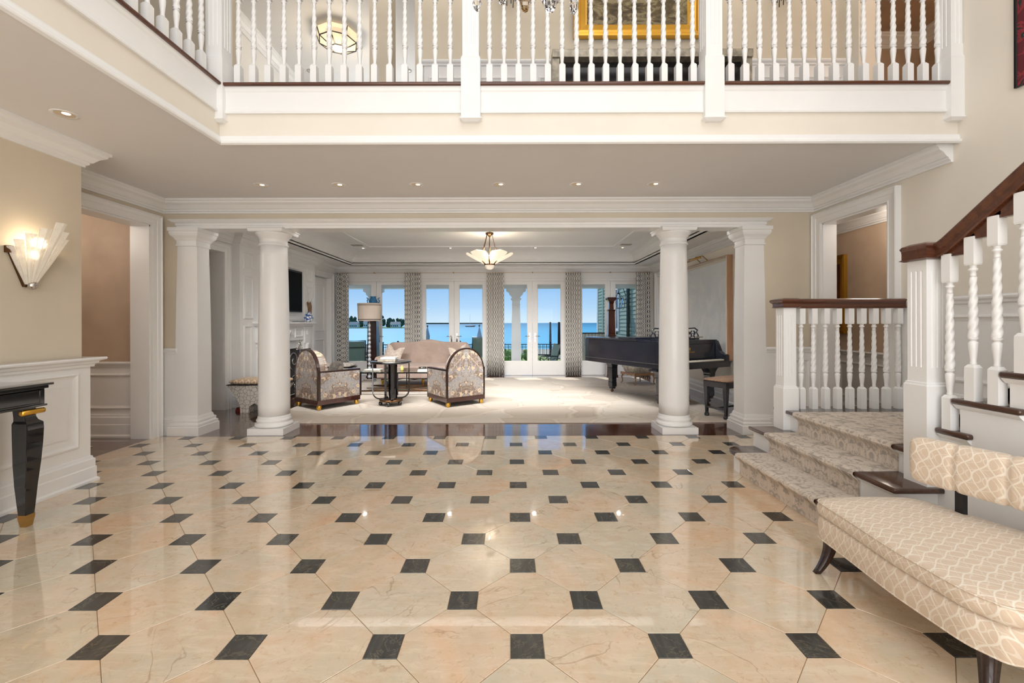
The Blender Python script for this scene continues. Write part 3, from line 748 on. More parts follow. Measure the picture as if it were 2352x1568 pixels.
# ------------------------------------------------------------------ chimney breast panelling, mantelpiece
q = MB(); O = (-4.69, 0, 0)
for a in (7.60, 9.97):
    q.frame(O, Y, Z, X, a, a + .28, 2.43, 2.72, PANELP); q.frame(O, Y, Z, X, a, a + .28, 1.54, 2.31, PANELP); q.box(-4.69, -4.682, a + .06, a + .22, 1.60, 2.25)
q.frame(O, Y, Z, X, 7.60, 7.84, .33, 1.42, PANELP); q.frame(O, Y, Z, X, 10.05, 10.30, .33, 1.42, PANELP)
q.frame(O, Y, Z, X, 8.05, 9.86, 1.53, 2.74, [(0, 0), (0, .03), (.02, .035), (.05, .02), (.09, .02), (.1, .008), (.1, 0)])
struct(q, 'trim_25', WHITE)
mp_ = thing('mantelpiece', 'white carved mantelpiece under the television with a deep shelf', 'mantelpiece', (-4.69, 8.9, 0))
def L_(m, n, mat=WHITE, par=mp_, **k): return m.obj(n, mat, par, **k)
m = MB().sweep([(0, -1.03), (.25, -1.03), (.25, 1.03), (0, 1.03)][::-1], [(0, 0), (.0, -.035), (-.02, -.05), (-.03, -.07), (-.055, -.075), (-.06, -.09), (-.3, -.09), (-.3, 0)], 1.49)
L_(m, 'shelf')
L_(MB().box(0, .12, -.95, .95, 1.10, 1.40).frame((.12, 0, 0), Y, Z, X, -.62, -.28, 1.16, 1.35, PANELP).frame((.12, 0, 0), Y, Z, X, .28, .62, 1.16, 1.35, PANELP), 'frieze')
orn = MB()
for k in range(9):   # carved urn and scrolls
    orn.tube([(.13, -.2 + .05 * k + .022 * math.cos(t) * (1 - t / 14), 1.25 + .05 * math.sin(t) * (1 - t / 14) * (1 if k % 2 else -1)) for t in [i * .6 for i in range(14)]], .007, 6)
orn.lathe([(.02, 0), (.05, .02), (.03, .05), (.055, .10), (.07, .15), (.04, .17)], (.12, 0, 1.16), 12)
L_(orn, 'carving')
for s_ in (-1, 1):
    yc = s_ * .80
    lg = MB().box(0, .15, yc - .12, yc + .12, 0, .18).box(0, .12, yc - .10, yc + .10, .18, 1.10).box(0, .15, yc - .12, yc + .12, 1.02, 1.12).box(0, .14, yc - .11, yc + .11, 1.10, 1.40)
    lg.lathe([(.045, 0), (.055, .03), (.035, .06), (.045, .2), (.04, .7), (.05, .8), (.06, .84)], (.13, yc, .18), 16)
    lg.tube([(.15, yc + .05 * math.cos(t) * (1 - t / 11), 1.25 + .07 * math.sin(t) * (1 - t / 11)) for t in [i * .5 for i in range(18)]], .012, 6)
    L_(lg, 'pilaster')
L_(MB().box(0, .05, -.70, -.52, 0, 1.10).box(0, .05, .52, .70, 0, 1.10).box(0, .05, -.52, .52, .92, 1.10), 'surround')
L_(MB().box(.001, .03, -.52, .52, 0, .92), 'firebox', BLACKISH)
# ------------------------------------------------------------------ columns and pilasters
def column(x, y, label):
    t = thing('column', label, 'column', (x, y, 0), 0)
    MB().box(-.235, .235, -.225, .225, 0, .088).obj('plinth', WHITE, t, bevel=.003)
    MB().lathe([(.20, .088), (.225, .095), (.235, .115), (.225, .135), (.208, .142), (.204, .155), (.212, .165), (.216, .178), (.210, .190), (.200, .196), (.198, .215), (.193, .235)], n=56).obj('base_moulding', WHITE, t)
    MB().lathe([(.193 - .027 * max(0, (k / 16 - .2) / .8) ** 1.6, .23 + k / 16 * 2.27) for k in range(17)], n=56).obj('shaft', WHITE, t)
    MB().lathe([(.166, 2.49), (.178, 2.495), (.182, 2.505), (.178, 2.515), (.168, 2.52), (.168, 2.58), (.18, 2.59), (.184, 2.6), (.19, 2.61), (.215, 2.64), (.222, 2.655), (.222, 2.662)], n=56).obj('capital', WHITE, t)
    MB().lathe([(.215, 2.66), (.222, 2.668), (.226, 2.70), (.236, 2.706), (.236, 2.716)], n=4, a0=PI / 4).obj('abacus', WHITE, t)
column(-3.18, 5.825, 'round white column in front of the fireplace wall')
column(2.22, 5.825, 'round white column in front of the grand piano')
def pilaster(x, y, label):
    t = thing('pilaster', label, 'pilaster', (x, y, 0), 0)
    q4 = dict(n=4, a0=PI / 4)
    MB().lathe([(.205, 0), (.205, .11), (.195, .118)], **q4).obj('plinth', WHITE, t)
    MB().lathe([(.185, .112), (.195, .125), (.195, .145), (.180, .155), (.175, .165), (.180, .18), (.178, .195), (.160, .205), (.155, .23), (.145, .25)], **q4).obj('base_moulding', WHITE, t)
    MB().lathe([(.1455 - .018 * max(0, (k / 12 - .35) / .65) ** 1.4, .245 + k / 12 * 2.235) for k in range(13)], sy=.9, **q4).obj('shaft', WHITE, t)
    MB().lathe([(.127, 2.475), (.138, 2.48), (.138, 2.495), (.130, 2.50), (.130, 2.55), (.140, 2.56), (.150, 2.58), (.178, 2.61), (.188, 2.635), (.188, 2.66), (.20, 2.668), (.20, 2.712)], **q4).obj('capital', WHITE, t)
pilaster(-4.24, 5.79, 'square tapering white pilaster beside the left doorway')
pilaster(3.225, 5.79, 'square tapering white pilaster behind the foot of the stairs')

# ------------------------------------------------------------------ balusters
def baluster_mb(h, top, blk=.20, rot=12.0):
    """square foot, vase, spiral-reeded tapering shaft, collar, square head; h = full height, top = head length"""
    m = MB(); w = .0275
    m.lathe([(w, 0), (w, blk), (w * .62, blk + .018)], n=4, a0=PI / 4)
    za = blk + .015
    m.lathe([(.014, za), (.017, za + .01), (.014, za + .022), (.0165, za + .045), (.022, za + .10), (.0235, za + .13), (.021, za + .138), (.016, za + .142), (.016, za + .148), (.023, za + .152), (.0245, za + .16), (.021, za + .168)], n=14)
    z0 = za + .165; z1 = h - top - .075; N = 46; L = []
    for j in range(N + 1):
        t = j / N; z = z0 + (z1 - z0) * t; r = .0235 - .0075 * t
        ph = (z1 - z0) * t * 2 * PI * 5.2
        L.append([(r * (1 + .13 * math.cos(3 * (a - ph / 1.0))) * math.cos(a), r * (1 + .13 * math.cos(3 * (a - ph / 1.0))) * math.sin(a), z) for a in [2 * PI * i / 15 for i in range(15)]])
    m.loops(L, True, False, True)
    zb = h - top
    m.lathe([(.016, z1), (.0145, z1 + .01), (.0145, zb - .042), (.022, zb - .036), (.023, zb - .028), (.016, zb - .022), (.016, zb - .012), (w * .8, zb), ], n=14)
    m.lathe([(w * .9, zb - .006), (w, zb + .004), (w, h)], n=4, a0=PI / 4)
    return m
def fluted(mb, cx, cy, z0, z1, w, n=3, dep=.006):
    """square shaft with grooves on all four sides"""
    hw = w / 2; f = w * .11; prof = []
    for side in range(4):
        ang = side * PI / 2; ca, sa = math.cos(ang), math.sin(ang)
        pts = [(-hw, -hw)]
        for k in range(n):
            u = -hw + w * (k + 1) / (n + 1)
            pts += [(u - f / 2, -hw), (u - f / 4, -hw + dep), (u + f / 4, -hw + dep), (u + f / 2, -hw)]
        prof += [(cx + x * ca - y * sa, cy + x * sa + y * ca) for x, y in pts]
    return mb.prism(prof, 'z', z0, z1)
def newel(par, x, y, z0, zb, z1, w, wb, drop=None):
    t = bpy.data.objects.new('newel_post', None); COL.objects.link(t); t.parent = par; t.location = (x, y, 0)
    b = MB().lathe([(wb / 2, z0), (wb / 2, zb), (wb / 2 - .006, zb + .008), (w / 2 + .008, zb + .018), (w / 2, zb + .024)], n=4, a0=PI / 4)
    if drop: b.lathe([(wb / 2 - .02, z0 - .03), (wb / 2 + .012, z0 - .012), (wb / 2 + .012, z0 - .004), (wb / 2 + .004, z0)], n=4, a0=PI / 4)
    b.obj('base_block', WHITE, t)
    s = MB().lathe([(w / 2, zb + .02), (w / 2, zb + .12)], n=4, a0=PI / 4); fluted(s, 0, 0, zb + .12, z1 - .07, w); s.lathe([(w / 2, z1 - .07), (w / 2, z1)], n=4, a0=PI / 4)
    s.obj('fluted_shaft', WHITE, t); return t
RAILP = [(-.030, 0), (.030, 0), (.034, .008), (.026, .014), (.026, .040), (.036, .050), (.044, .058), (.044, .070), (.034, .080), (.015, .087), (-.015, .087), (-.034, .080), (-.044, .070), (-.044, .058), (-.036, .050), (-.026, .040), (-.026, .014), (-.034, .008)]

# balcony railing
br = thing('balcony_railing', 'white balcony railing of twisted balusters with a dark rail along the gallery edge', 'railing', (0, 0, 0))
zt = ZU; H = .97
bal = baluster_mb(H, .15).obj('baluster', WHITE, br); bal.location = (-99, 0, 0)
first = True
def put_bal(x, y, z=None, src=None, par=None):
    global first
    if src is None and first: bal.location = (x, y, zt); first = False; return bal
    return kid(src or bal, par or br, (x, y, zt if z is None else z))
yb = 3.93
for x0_, step, n_ in ((550, 34.72, 15), (1126, 33.3, 15), (1678, 34.1, 15)):
    for k in range(n_): put_bal((x0_ + step * k - 1170) * (yb / 990), yb)
k = 0; yy = 3.72
while yy > -1.0:
    put_bal(-2.655, yy); yy -= .138
for x in (-2.61, -.337, 1.818, 3.985):
    newel(br, x, 3.885, 3.275, 3.80, zt + H + .03, .145, .17, True)
rl = MB().prism(RAILP, 'x', -2.66, 3.99); rl2 = MB().prism(RAILP, 'y', -3.95, 3.93)
rl.obj('handrail', RAIL, br, (0, yb, zt + H)); rl2.obj('handrail', RAIL, br, (-2.655, 0, zt + H))

# ------------------------------------------------------------------ staircase
HS = [0, .195, .39, .585, .78, .985, 1.18, 1.375, 1.57, 1.765]
st = thing('staircase', 'staircase with white risers, dark wooden treads and three wide steps up to a landing', 'staircase', (0, 0, 0))
TH = .035
def nose_tread(x0, x1, y0, y1, z, name='tread', r=0.0, mat=TREAD):
    return box(x0, x1, y0, y1, z - TH, z).obj(name, mat, st, bevel=.012, seg=3)
# step 1: bullnose at both ends
ya, yb_ = 2.88, 4.24
pl = [(2.50, 2.80), (2.18 + .14, 2.80)] + [(2.18 + .14 - .14 * math.sin(a), 2.94 - .14 * math.cos(a)) for a in [i * PI / 16 for i in range(1, 9)]]
far = [(2.36 - .18 * math.cos(a), 4.24 + .18 * math.sin(a)) for a in [i * PI / 16 for i in range(0, 9)]]
pl = pl + far + [(2.53, 4.42)]
MB().prism(pl, 'z', HS[1] - TH, HS[1]).obj('tread', TREAD, st, bevel=.010, seg=3)
rp = [(2.53, 2.84), (2.34, 2.84)] + [(2.34 - .12 * math.sin(a), 2.96 - .12 * math.cos(a)) for a in [i * PI / 16 for i in range(1, 9)]] + [(2.22, 4.10), (2.22, 4.27), (2.53, 4.27)]
MB().prism(rp, 'z', 0, HS[1] - TH).obj('riser', WHITE, st)
MB().box(2.50, 2.80, 2.80, 4.42, 0, HS[2] - TH).obj('riser', WHITE, st)
MB().box(2.78, XR, 2.88, 4.45, 0, HS[3] - TH).obj('riser', WHITE, st)
nose_tread(2.46, 2.85, 2.755, 4.45, HS[2])
nose_tread(2.735, XR - .002, 2.87, 4.48, HS[3])
# coves under the nosings
cv = MB()
cv.prism([(2.50, HS[2] - TH), (2.475, HS[2] - TH), (2.485, HS[2] - TH - .02), (2.50, HS[2] - TH - .028)], 'y', 2.79, 4.42)
cv.prism([(2.78, HS[3] - TH), (2.75, HS[3] - TH), (2.762, HS[3] - TH - .02), (2.78, HS[3] - TH - .028)], 'y', 2.97, 4.45)
cv.prism([(2.79, HS[2] - TH), (2.775, HS[2] - TH), (2.785, HS[2] - TH - .02), (2.80, HS[2] - TH - .028)][::-1], 'x', 2.5, 2.8) if False else None
cv.obj('cove_moulding', WHITE, st)
# upper flight rising towards the viewer along the right wall
XS = 2.78; RUN = .265
NOSE = {4: 2.955}
for k in range(5, 10): NOSE[k] = 2.69 - RUN * (k - 5)
sw = [(2.93, 0), (2.93, HS[4] - TH)]
prev = None
for k in range(4, 10):
    yn = NOSE[k] - .03
    if k > 4: sw += [(yn, HS[k - 1] - TH), (yn, HS[k] - TH)]
sw += [(NOSE[9] - .33, HS[9] - TH), (NOSE[9] - .33, 0)]
MB().prism(sw, 'x', XS, XS + .05).obj('side_panel', WHITE, st)
for k in range(4, 10):
    y0_, y1_ = (NOSE[k + 1] - .03 if k < 9 else NOSE[k] - .30), NOSE[k]
    if k == 4: y1_ = 2.79 + .0
    rt = box(XS - .035, XR - .002, y0_ - .075, y1_, HS[k] - TH, HS[k])
    # tread body plus returned nosing on the open side
    m = MB().box(XS + .02, XR - .002, y0_, NOSE[k], HS[k] - TH, HS[k]); m.obj('tread', TREAD, st, bevel=.010, seg=3)
    MB().box(XS - .035, XS + .025, y0_ - .075, y1_, HS[k] - TH, HS[k]).obj('return_nosing', TREAD, st, bevel=.013, seg=3)
    yr = NOSE[k] - .03
    MB().box(XS + .05, XR - .002, yr - .02, yr, HS[k - 1] - (0 if k > 4 else TH), HS[k] - TH).obj('riser', WHITE, st)
    b = MB().prism([(XS, HS[k] - TH), (XS - .028, HS[k] - TH), (XS - .02, HS[k] - TH - .012), (XS - .006, HS[k] - TH - .026), (XS, HS[k] - TH - .03)], 'y', y0_ - .065, y1_ - .01)
    b.obj('bracket_moulding', WHITE, st)
dg = MB().tube([(XS - .004, 2.30, .30 + .0), (XS - .004, 1.2, .30 + 1.1 * .736)], .008, 6); dg.obj('diagonal_moulding', WHITE, st)
# carpet runner
def runner_strip(path, y0, y1, axis='x', th=.009):
    """path of (x,z) points down the steps; a thin carpet of real thickness"""
    n = len(path); P = [Vector(p) for p in path]; off = []
    for i in range(n):
        d1 = (P[i] - P[i - 1]).normalized() if i else None; d2 = (P[i + 1] - P[i]).normalized() if i < n - 1 else None
        d1 = d1 or d2; d2 = d2 or d1; n1 = Vector((-d1.y, d1.x)); n2 = Vector((-d2.y, d2.x)); mm = n1 + n2; mm = mm / max(.35, 1 + n1.dot(n2))
        off.append(P[i] + mm * th)
    return MB().prism([tuple(p) for p in P] + [tuple(p) for p in off[::-1]], axis, y0, y1)
def nosing_pts(xr, xn, z, zlow):
    return [(xr, zlow), (xr, z - .075), (xr - .012, z - .055), (xn - .001, z - .032), (xn - .010, z - .018), (xn - .007, z - .004), (xn + .006, z + .001)]
pp = nosing_pts(2.219, 2.18, HS[1], .001) + nosing_pts(2.498, 2.459, HS[2], HS[1] + .001) + nosing_pts(2.778, 2.734, HS[3], HS[2] + .001) + [(3.98, HS[3] + .001)]
rn = runner_strip(pp, 3.08, 4.14, 'y'); tag(rn.obj('stair_runner', RUNNER), 'grey and beige damask carpet runner up the three wide steps', 'carpet')
pp = []
for k in range(4, 10):
    pp += [(-(NOSE[k] - .028), HS[k - 1] + (.011 if k > 4 else .012)), (-(NOSE[k] - .028), HS[k] - .06), (-(NOSE[k] + .008), HS[k] - .03), (-(NOSE[k] + .008), HS[k] - .006), (-(NOSE[k] - .006), HS[k] + .001)]
pp += [(-1.5, HS[9] + .001)]
rm = MB().prism([(-a, b) for a, b in pp] + [(-a + .0, b + .010) for a, b in pp[::-1]], 'x', 3.00, 3.86)
tag(rm.obj('stair_runner', RUNNER), 'beige carpet runner on the upper flight, glimpsed between the stair balusters', 'carpet')

# landing railing
lr = thing('landing_railing', 'short level railing across the landing, nine twisted white balusters under a dark rail', 'railing')
lb = baluster_mb(1.01, .15).obj('baluster', WHITE, lr, (2.95, 4.36, HS[3]))
for k in range(1, 9): kid(lb, lr, (2.95 + .1228 * k, 4.36, HS[3]))
newel(lr, 2.79, 4.35, HS[2], .80, 1.60, .125, .155)
hr = MB().prism([(a, b * 1.12) for a, b in RAILP], 'x', 2.90, 3.99); hr.obj('handrail', RAIL, lr, (0, 4.36, 1.598))
MB().lathe([(.075, 0), (.095, .008), (.085, .016), (.085, .045), (.10, .06), (.108, .075), (.10, .088), (.07, .1)], n=4, a0=PI / 4).obj('newel_cap', RAIL, lr, (2.80, 4.36, 1.598))

# flight railing
fr = thing('stair_railing', 'sloping stair railing with a thick dark rail and stout twisted balusters', 'railing')
newel(fr, 2.78, 2.87, HS[2], 1.04, 1.865, .135, .165)
SL = (HS[6] - HS[5]) / RUN
def rail_z(y): return 1.865 + max(0.0, (2.695 - y)) * SL if y < 2.695 else 1.865
ys = [2.72, 2.583, 2.456, 2.325, 2.19, 2.06, 1.925, 1.795]
for i, y in enumerate(ys):
    kstep = 4 + (i + 1) // 2
    h = rail_z(y) + .02 - HS[kstep]
    tp = .165 + (.0 if i % 2 else .0) + max(0, (h - 1.09)) * .6
    m = baluster_mb(h, tp); m.obj('baluster', WHITE, fr, (2.78, y, HS[kstep]))
    MB().prism([(y + .052, rail_z(y) + .004), (y - .052 - .045, rail_z(y) + .004), (y - .052 - .11, rail_z(y - .15) + .01), (y - .16, rail_z(y - .16) + .02), (y + .05, rail_z(y) + .02)], 'x', 2.78 - .018, 2.78 + .018).obj('rail_fillet', RAIL, fr)
pts = [(2.94, 1.865), (2.84, 1.865), (2.78, 1.872), (2.74, 1.880), (2.70, 1.900), (2.66, 1.927)] + [(2.66 - .2 * k, 1.927 + .2 * k * SL) for k in range(1, 8)]
loops = []
for i, (y, z) in enumerate(pts):
    a = pts[max(i - 1, 0)]; b = pts[min(i + 1, len(pts) - 1)]; d = Vector((b[0] - a[0], b[1] - a[1])).normalized(); nn = Vector((d.y, -d.x)); nn = -nn if nn.y < 0 else nn
    loops.append([(2.78 + p[0] * 1.15, y + nn.x * p[1] * 1.18, z + nn.y * p[1] * 1.18) for p in RAILP])
MB().loops(loops, True, True).obj('handrail', RAIL, fr)
MB().lathe([(.08, 0), (.10, .008), (.088, .016), (.088, .055), (.090, .072), (.096, .088), (.088, .102), (.06, .116)], n=4, a0=PI / 4).obj('newel_cap', RAIL, fr, (2.78, 2.87, 1.864))

# ------------------------------------------------------------------ downlights, vents, fixtures
def downlight(x, y, z, label, grp, r=.058):
    t = thing('ceiling_light', label, 'ceiling light', (x, y, z), 0, grp)
    MB().lathe([(r, -.001), (r + .022, -.004), (r + .024, 0), (r + .01, .004), (r, .004)], n=28, cap=False).obj('trim_ring', WHITE2, t)
    MB().lathe([(r, -.002), (r * .97, -.0022), (r * .5, -.0015), (.001, -.0015)], n=24, cap=False).obj('reflector', CAN, t)
    MB().lathe([(r * .42, -.003), (r * .40, -.0035), (.001, -.004)], (r * .38, -r * .2, 0), n=16, cap=False).obj('bulb', BULB, t)
    return t
DN = 'recessed downlights under the balcony'
hall = ['nearest the left doorway', 'second from the left doorway', 'third from the left doorway', 'third from the right doorway', 'second from the right doorway', 'nearest the right doorway']
for i, px in enumerate((600, 778, 957, 1147, 1325, 1502)):
    downlight((px - 1170) * 5.02 / 990, 5.02, ZC, 'brass recessed downlight in the hall row, %s' % hall[i], DN)
downlight(-3.41, 3.31, ZC, 'brass recessed downlight above the wall sconce', DN, .062)
for i, (px, wh) in enumerate(((833, 'over the first curtain'), (1033, 'over the sofa'), (1228, 'just right of the glass chandelier'), (1428, 'over the piano'))):
    downlight((px - 1170) * 10.72 / 990, 10.72, 3.32, 'small recessed downlight in the coved ceiling, %s' % wh, 'downlights in the coved ceiling', .06)
for x, lb_ in ((-3.62, 'white air vent slot in the coved ceiling toward the fireplace'), (2.78, 'white air vent slot in the coved ceiling toward the piano')):
    v = thing('air_vent', lb_, 'vent', (x, 10.25, 3.32)); box(-.15, .15, -.11, .11, -.006, 0).obj('frame', WHITE2, v)
    s = MB()
    for k in range(7): s.box(-.13, .13, -.09 + .028 * k, -.08 + .028 * k, -.012, -.006)
    s.obj('slat', SILVERL, v)['kind'] = 'stuff'
for px, lb_ in ((714, 'tiny round ceiling fitting left of the glowing upstairs lamp'), (940, 'tiny round ceiling fitting in the narrow upstairs opening')):
    t = thing('ceiling_spot', lb_, 'ceiling light', ((px - 1170) * 8.1 / 990, 8.1, 6.2))
    MB().lathe([(.05, 0), (.055, -.008), (.03, -.012), (.001, -.03)], n=18).obj('fitting', CHROME, t)

# wall sconce on the pier
sc = thing('wall_sconce', 'stepped frosted glass fan sconce glowing on the left wall', 'sconce', (XP, 3.52, 0))
bp_ = MB()
for s_ in (-1, 1):
    bp_.loops([[(0.0, s_ * .150, 2.06), (0.0, s_ * .118, 2.06), (0.0, s_ * .010, 1.76), (0.0, s_ * .034, 1.76)], [(.022, s_ * .150, 2.06), (.022, s_ * .118, 2.06), (.022, s_ * .010, 1.76), (.022, s_ * .034, 1.76)]], True, True)
    bp_.box(0, .05, s_ * .16 if s_ < 0 else .11, -.11 if s_ < 0 else .16, 2.02, 2.075)
bp_.obj('back_plate', BRONZE, sc)
N = 9; sh_ = MB()
hs = [2.07, 2.12, 2.17, 2.22, 2.28, 2.22, 2.17, 2.12, 2.07]
for i in range(N):
    a0_, a1_ = -PI / 2 + PI * i / N, -PI / 2 + PI * (i + 1) / N
    H1 = hs[i]; k = (H1 - 1.78) / .30
    def P(a, z, rr): return (.02 + rr * math.cos(a) * 1.05, rr * math.sin(a), z)
    rt_, rb_ = .035 + .135 * k, .035
    am = (a0_ + a1_) / 2
    L = []
    for z, rr in ((1.78, rb_), (1.78 + (H1 - 1.78) * .5, (rb_ + rt_) / 2 * 1.02), (H1, rt_)):
        L.append([P(a0_ + .02, z, rr), P(am, z, rr * 1.06), P(a1_ - .02, z, rr), P(a1_ - .02, z, rr - .010), P(am, z, rr * 1.06 - .010), P(a0_ + .02, z, rr - .010)])
    sh_.loops(L, True, True, False)
sh_.obj('glass_shade', FROST, sc)
MB().lathe([(.001, 0), (.02, .01), (.032, .03), (.032, .05), (.024, .07)], (.045, 0, 1.735), 16).obj('finial', CHROME, sc)
MB().lathe([(.001, 0), (.02, .012), (.026, .035), (.018, .06), (.001, .075)], (.06, 0, 1.99), 14).obj('bulb', BULB, sc)
light('sconce_glow', 'POINT', (XP + .10, 3.52, 2.12), (0, 0, 0), 1.5, (1, .78, .52), .04)

# hanging glass petal light in the living room
ch = thing('petal_chandelier', 'bronze hanging light with fan shaped carved glass petals in the living room', 'chandelier', (-.405, 8.9, 0))
MB().lathe([(.03, 3.32), (.08, 3.31), (.085, 3.29), (.05, 3.27), (.035, 3.26), (.02, 3.235), (.001, 3.21)], n=24).obj('ceiling_rose', BRONZE, ch)
for k in range(6):
    a = PI / 6 + k * PI / 3
    MB().tube([(.06 * math.cos(a), .06 * math.sin(a), 3.28), (.19 * math.cos(a), .19 * math.sin(a), 2.80)], .007, 6).obj('rod', BRONZE, ch)
    MB().tube([(.10 * math.cos(a), .10 * math.sin(a), 2.66), (.16 * math.cos(a), .16 * math.sin(a), 2.72), (.205 * math.cos(a), .205 * math.sin(a), 2.81)], .012, 6).obj('arm', BRONZE, ch)
MB().lathe([(.09, 2.645), (.115, 2.65), (.115, 2.67), (.09, 2.675)], n=32).obj('ring', BRONZE, ch)
MB().lathe([(.001, 2.555), (.05, 2.565), (.082, 2.59), (.095, 2.625), (.10, 2.65)], n=28, cap=False).obj('bowl', PETAL, ch)
for k in range(6):
    a = k * PI / 3 + PI / 2 * 0
    m = MB(); L = []
    for j in range(9):
        t = j / 8; rr = .115 + .37 * t; zz = 2.665 + .16 * t ** .8 + .05 * t * t
        w_ = (.05 + .135 * math.sin(min(1, t * 1.05) * PI * .60)) * (1 if t < .8 else math.sqrt(max(0, 1 - ((t - .8) / .2) ** 2)) * .98 + .02)
        L.append([(rr * math.cos(a) - w_ * u * math.sin(a), rr * math.sin(a) + w_ * u * math.cos(a), zz + .045 * u * u * (1 - t * .3) + .004 * math.cos(u * 16)) for u in [i / 8 - 1 for i in range(17)]])
    m.loops(L, False, False, True)
    o = m.obj('petal', PETAL, ch); sd = o.modifiers.new('thick', 'SOLIDIFY'); sd.thickness = .008
light('petal_glow', 'POINT', (-.405, 8.9, 2.90), (0, 0, 0), 16, (1, .86, .68), .1)

# upstairs flush lamp
ul = thing('ceiling_lamp', 'glowing faceted alabaster ceiling lamp with dark iron ribs upstairs', 'ceiling lamp', (-2.79, 7.05, 6.2))
MB().lathe([(.15, -.01), (.34, -.04), (.30, -.16), (.12, -.25), (.001, -.25)], n=8, smooth=False, cap=False).obj('shade', ULAMP, ul)
rb = MB()
for k in range(8):
    a = 2 * PI * k / 8; ca, sa = math.cos(a), math.sin(a)
    rb.tube([(.34 * ca, .34 * sa, -.04), (.302 * ca, .302 * sa, -.162), (.12 * ca, .12 * sa, -.252)], .009, 6)
for r_, z_ in ((.302, -.162), (.12, -.252)): rb.tube([(r_ * math.cos(2 * PI * k / 8), r_ * math.sin(2 * PI * k / 8), z_) for k in range(8)], .009, 6, closed=True)
rb.obj('iron_rib', IRON, ul)
light('ceiling_lamp_glow', 'POINT', (-2.79, 7.05, 5.82), (0, 0, 0), 18, (1, .80, .56), .12)
light('upper_room_daylight', 'AREA', (-2.4, 8.9, 4.9), (math.radians(90), 0, PI), 32, (.92, .96, 1), 2.5, 2.0)

# crystal chandelier hanging in the stair void (lower tips visible)
cc = thing('crystal_chandelier', 'cut crystal drops of a chandelier hanging in the open hall', 'chandelier', (.10, 2.62, 0))
MB().tube([(0, 0, 6.4), (0, 0, 3.62)], .012, 8).obj('stem', BRASS, cc)
MB().lathe([(.001, 3.42), (.05, 3.44), (.06, 3.5), (.03, 3.56), (.07, 3.62), (.03, 3.7)], n=16).obj('body', BRASS, cc)
def gem(r_, l_): return MB().lathe([(.001, 0), (r_ * .55, l_ * .10), (r_, l_ * .42), (r_ * .92, l_ * .62), (r_ * .45, l_ * .88), (.001, l_)], n=9, smooth=False)
for (x, y, z, r_, l_) in ((-.137, -.02, 3.372, .038, .17), (.002, .04, 3.372, .036, .15), (.150, -.02, 3.325, .050, .19), (.31, .1, 3.40, .03, .13), (-.3, .1, 3.42, .03, .13)):
    gem(r_, l_).obj('crystal_drop', CRYST, cc, (x, y, z)); MB().tube([(x, y, z + l_), (x * .6, y * .6, 3.60), (0, 0, 3.62)], .004, 5).obj('arm', BRASS, cc)
for dx in (-.04, .045): gem(.014, .06).obj('crystal_drop', CRYST, cc, (.15 + dx, -.02, 3.385))
# wrought iron wall sconces upstairs
for px, lb_ in ((1166, 'dark iron spiked wall sconce upstairs left of the sea painting'), (1800, 'dark iron spiked wall sconce upstairs right of the sea painting')):
    t = thing('iron_sconce', lb_, 'sconce', ((px - 1170) * 4.98 / 990, 5.0, 5.25))
    m = MB()
    for k in range(9): m.tube([((k - 4) * .028, -.03 - .01 * (k % 3), .12), ((k - 4) * .024, -.03, -.06 - .05 * ((k * 7) % 5) / 2)], .005, 5)
    m.obj('spike', IRON, t)['kind'] = 'stuff'
    MB().lathe([(.001, .10), (.07, .12), (.08, .15), (.05, .2), (.03, .4)], (0, -.0, 0), 12).obj('bracket', IRON, t)
# ------------------------------------------------------------------ settee in the foreground
def chaikin(pts, n=3):
    for _ in range(n):
        q = []
        for i in range(len(pts)):
            a, b = pts[i], pts[(i + 1) % len(pts)]
            q += [(a[0] * .75 + b[0] * .25, a[1] * .75 + b[1] * .25), (a[0] * .25 + b[0] * .75, a[1] * .25 + b[1] * .75)]
        pts = q
    return pts
def pad(outl, prof, c):
    """prof [(inset, z)]: rounded upholstered slab from a plan outline"""
    n = len(outl); L = []
    for ins, z in prof:
        loop = []
        for i in range(n):
            p = Vector(outl[i]); q_ = p - Vector(c); p = p - Vector((q_.x / .42, q_.y / .52)) * ins * .62
            loop.append((p.x, p.y, z))
        L.append(loop)
    m = MB(); m.loops(L, True, False, True)
    for k, z in ((-1, prof[-1][1]), (0, prof[0][1])):
        m2 = L[k]; b = len(m.v); m.v += m2 + [(c[0], c[1], z + (.012 if k == -1 else 0))]; m.f += [(b + i, b + (i + 1) % n, b + n) for i in range(n)]; m.sm += [True] * n
    return m
se = thing('settee', 'beige wave-patterned settee with a channelled back and dark sabre legs in the foreground', 'settee', (2.15, 2.05, 0), 0)
ox, oy = 2.15, 2.05
outl = [(1.815, 2.575), (1.80, 2.30), (1.775, 2.0), (1.785, 1.70), (1.84, 1.585), (2.05, 1.555), (2.50, 1.55), (2.78, 1.60), (2.66, 1.9), (2.55, 2.25), (2.42, 2.585), (2.1, 2.60)]
dense = []
for i in range(len(outl)):
    a, b = outl[i], outl[(i + 1) % len(outl)]; dense += [(a[0] + (b[0] - a[0]) * t - ox, a[1] + (b[1] - a[1]) * t - oy) for t in (0, .5)]
O_ = chaikin(dense, 2)
pad(O_, [(.05, .185), (.012, .188), (0, .20), (0, .27), (.004, .31), (.02, .322), (.06, .326)], (0, 0)).obj('seat_base', SETTEE, se)
pad(O_, [(.05, .326), (.012, .330), (-.006, .345), (-.008, .375), (.002, .398), (.02, .41), (.06, .418), (.14, .424)], (0, 0)).obj('seat_cushion', SETTEE, se)
pp_ = MB()
O2 = [(p[0], p[1]) for p in O_]
pp_.tube([(x * 1.0, y * 1.0, .402) for x, y in O2], .004, 6, closed=True); pp_.tube([(x, y, .196) for x, y in O2], .004, 6, closed=True)
pp_.obj('piping', SETTEE, se)
bk = MB(); L = []; n_ = 80
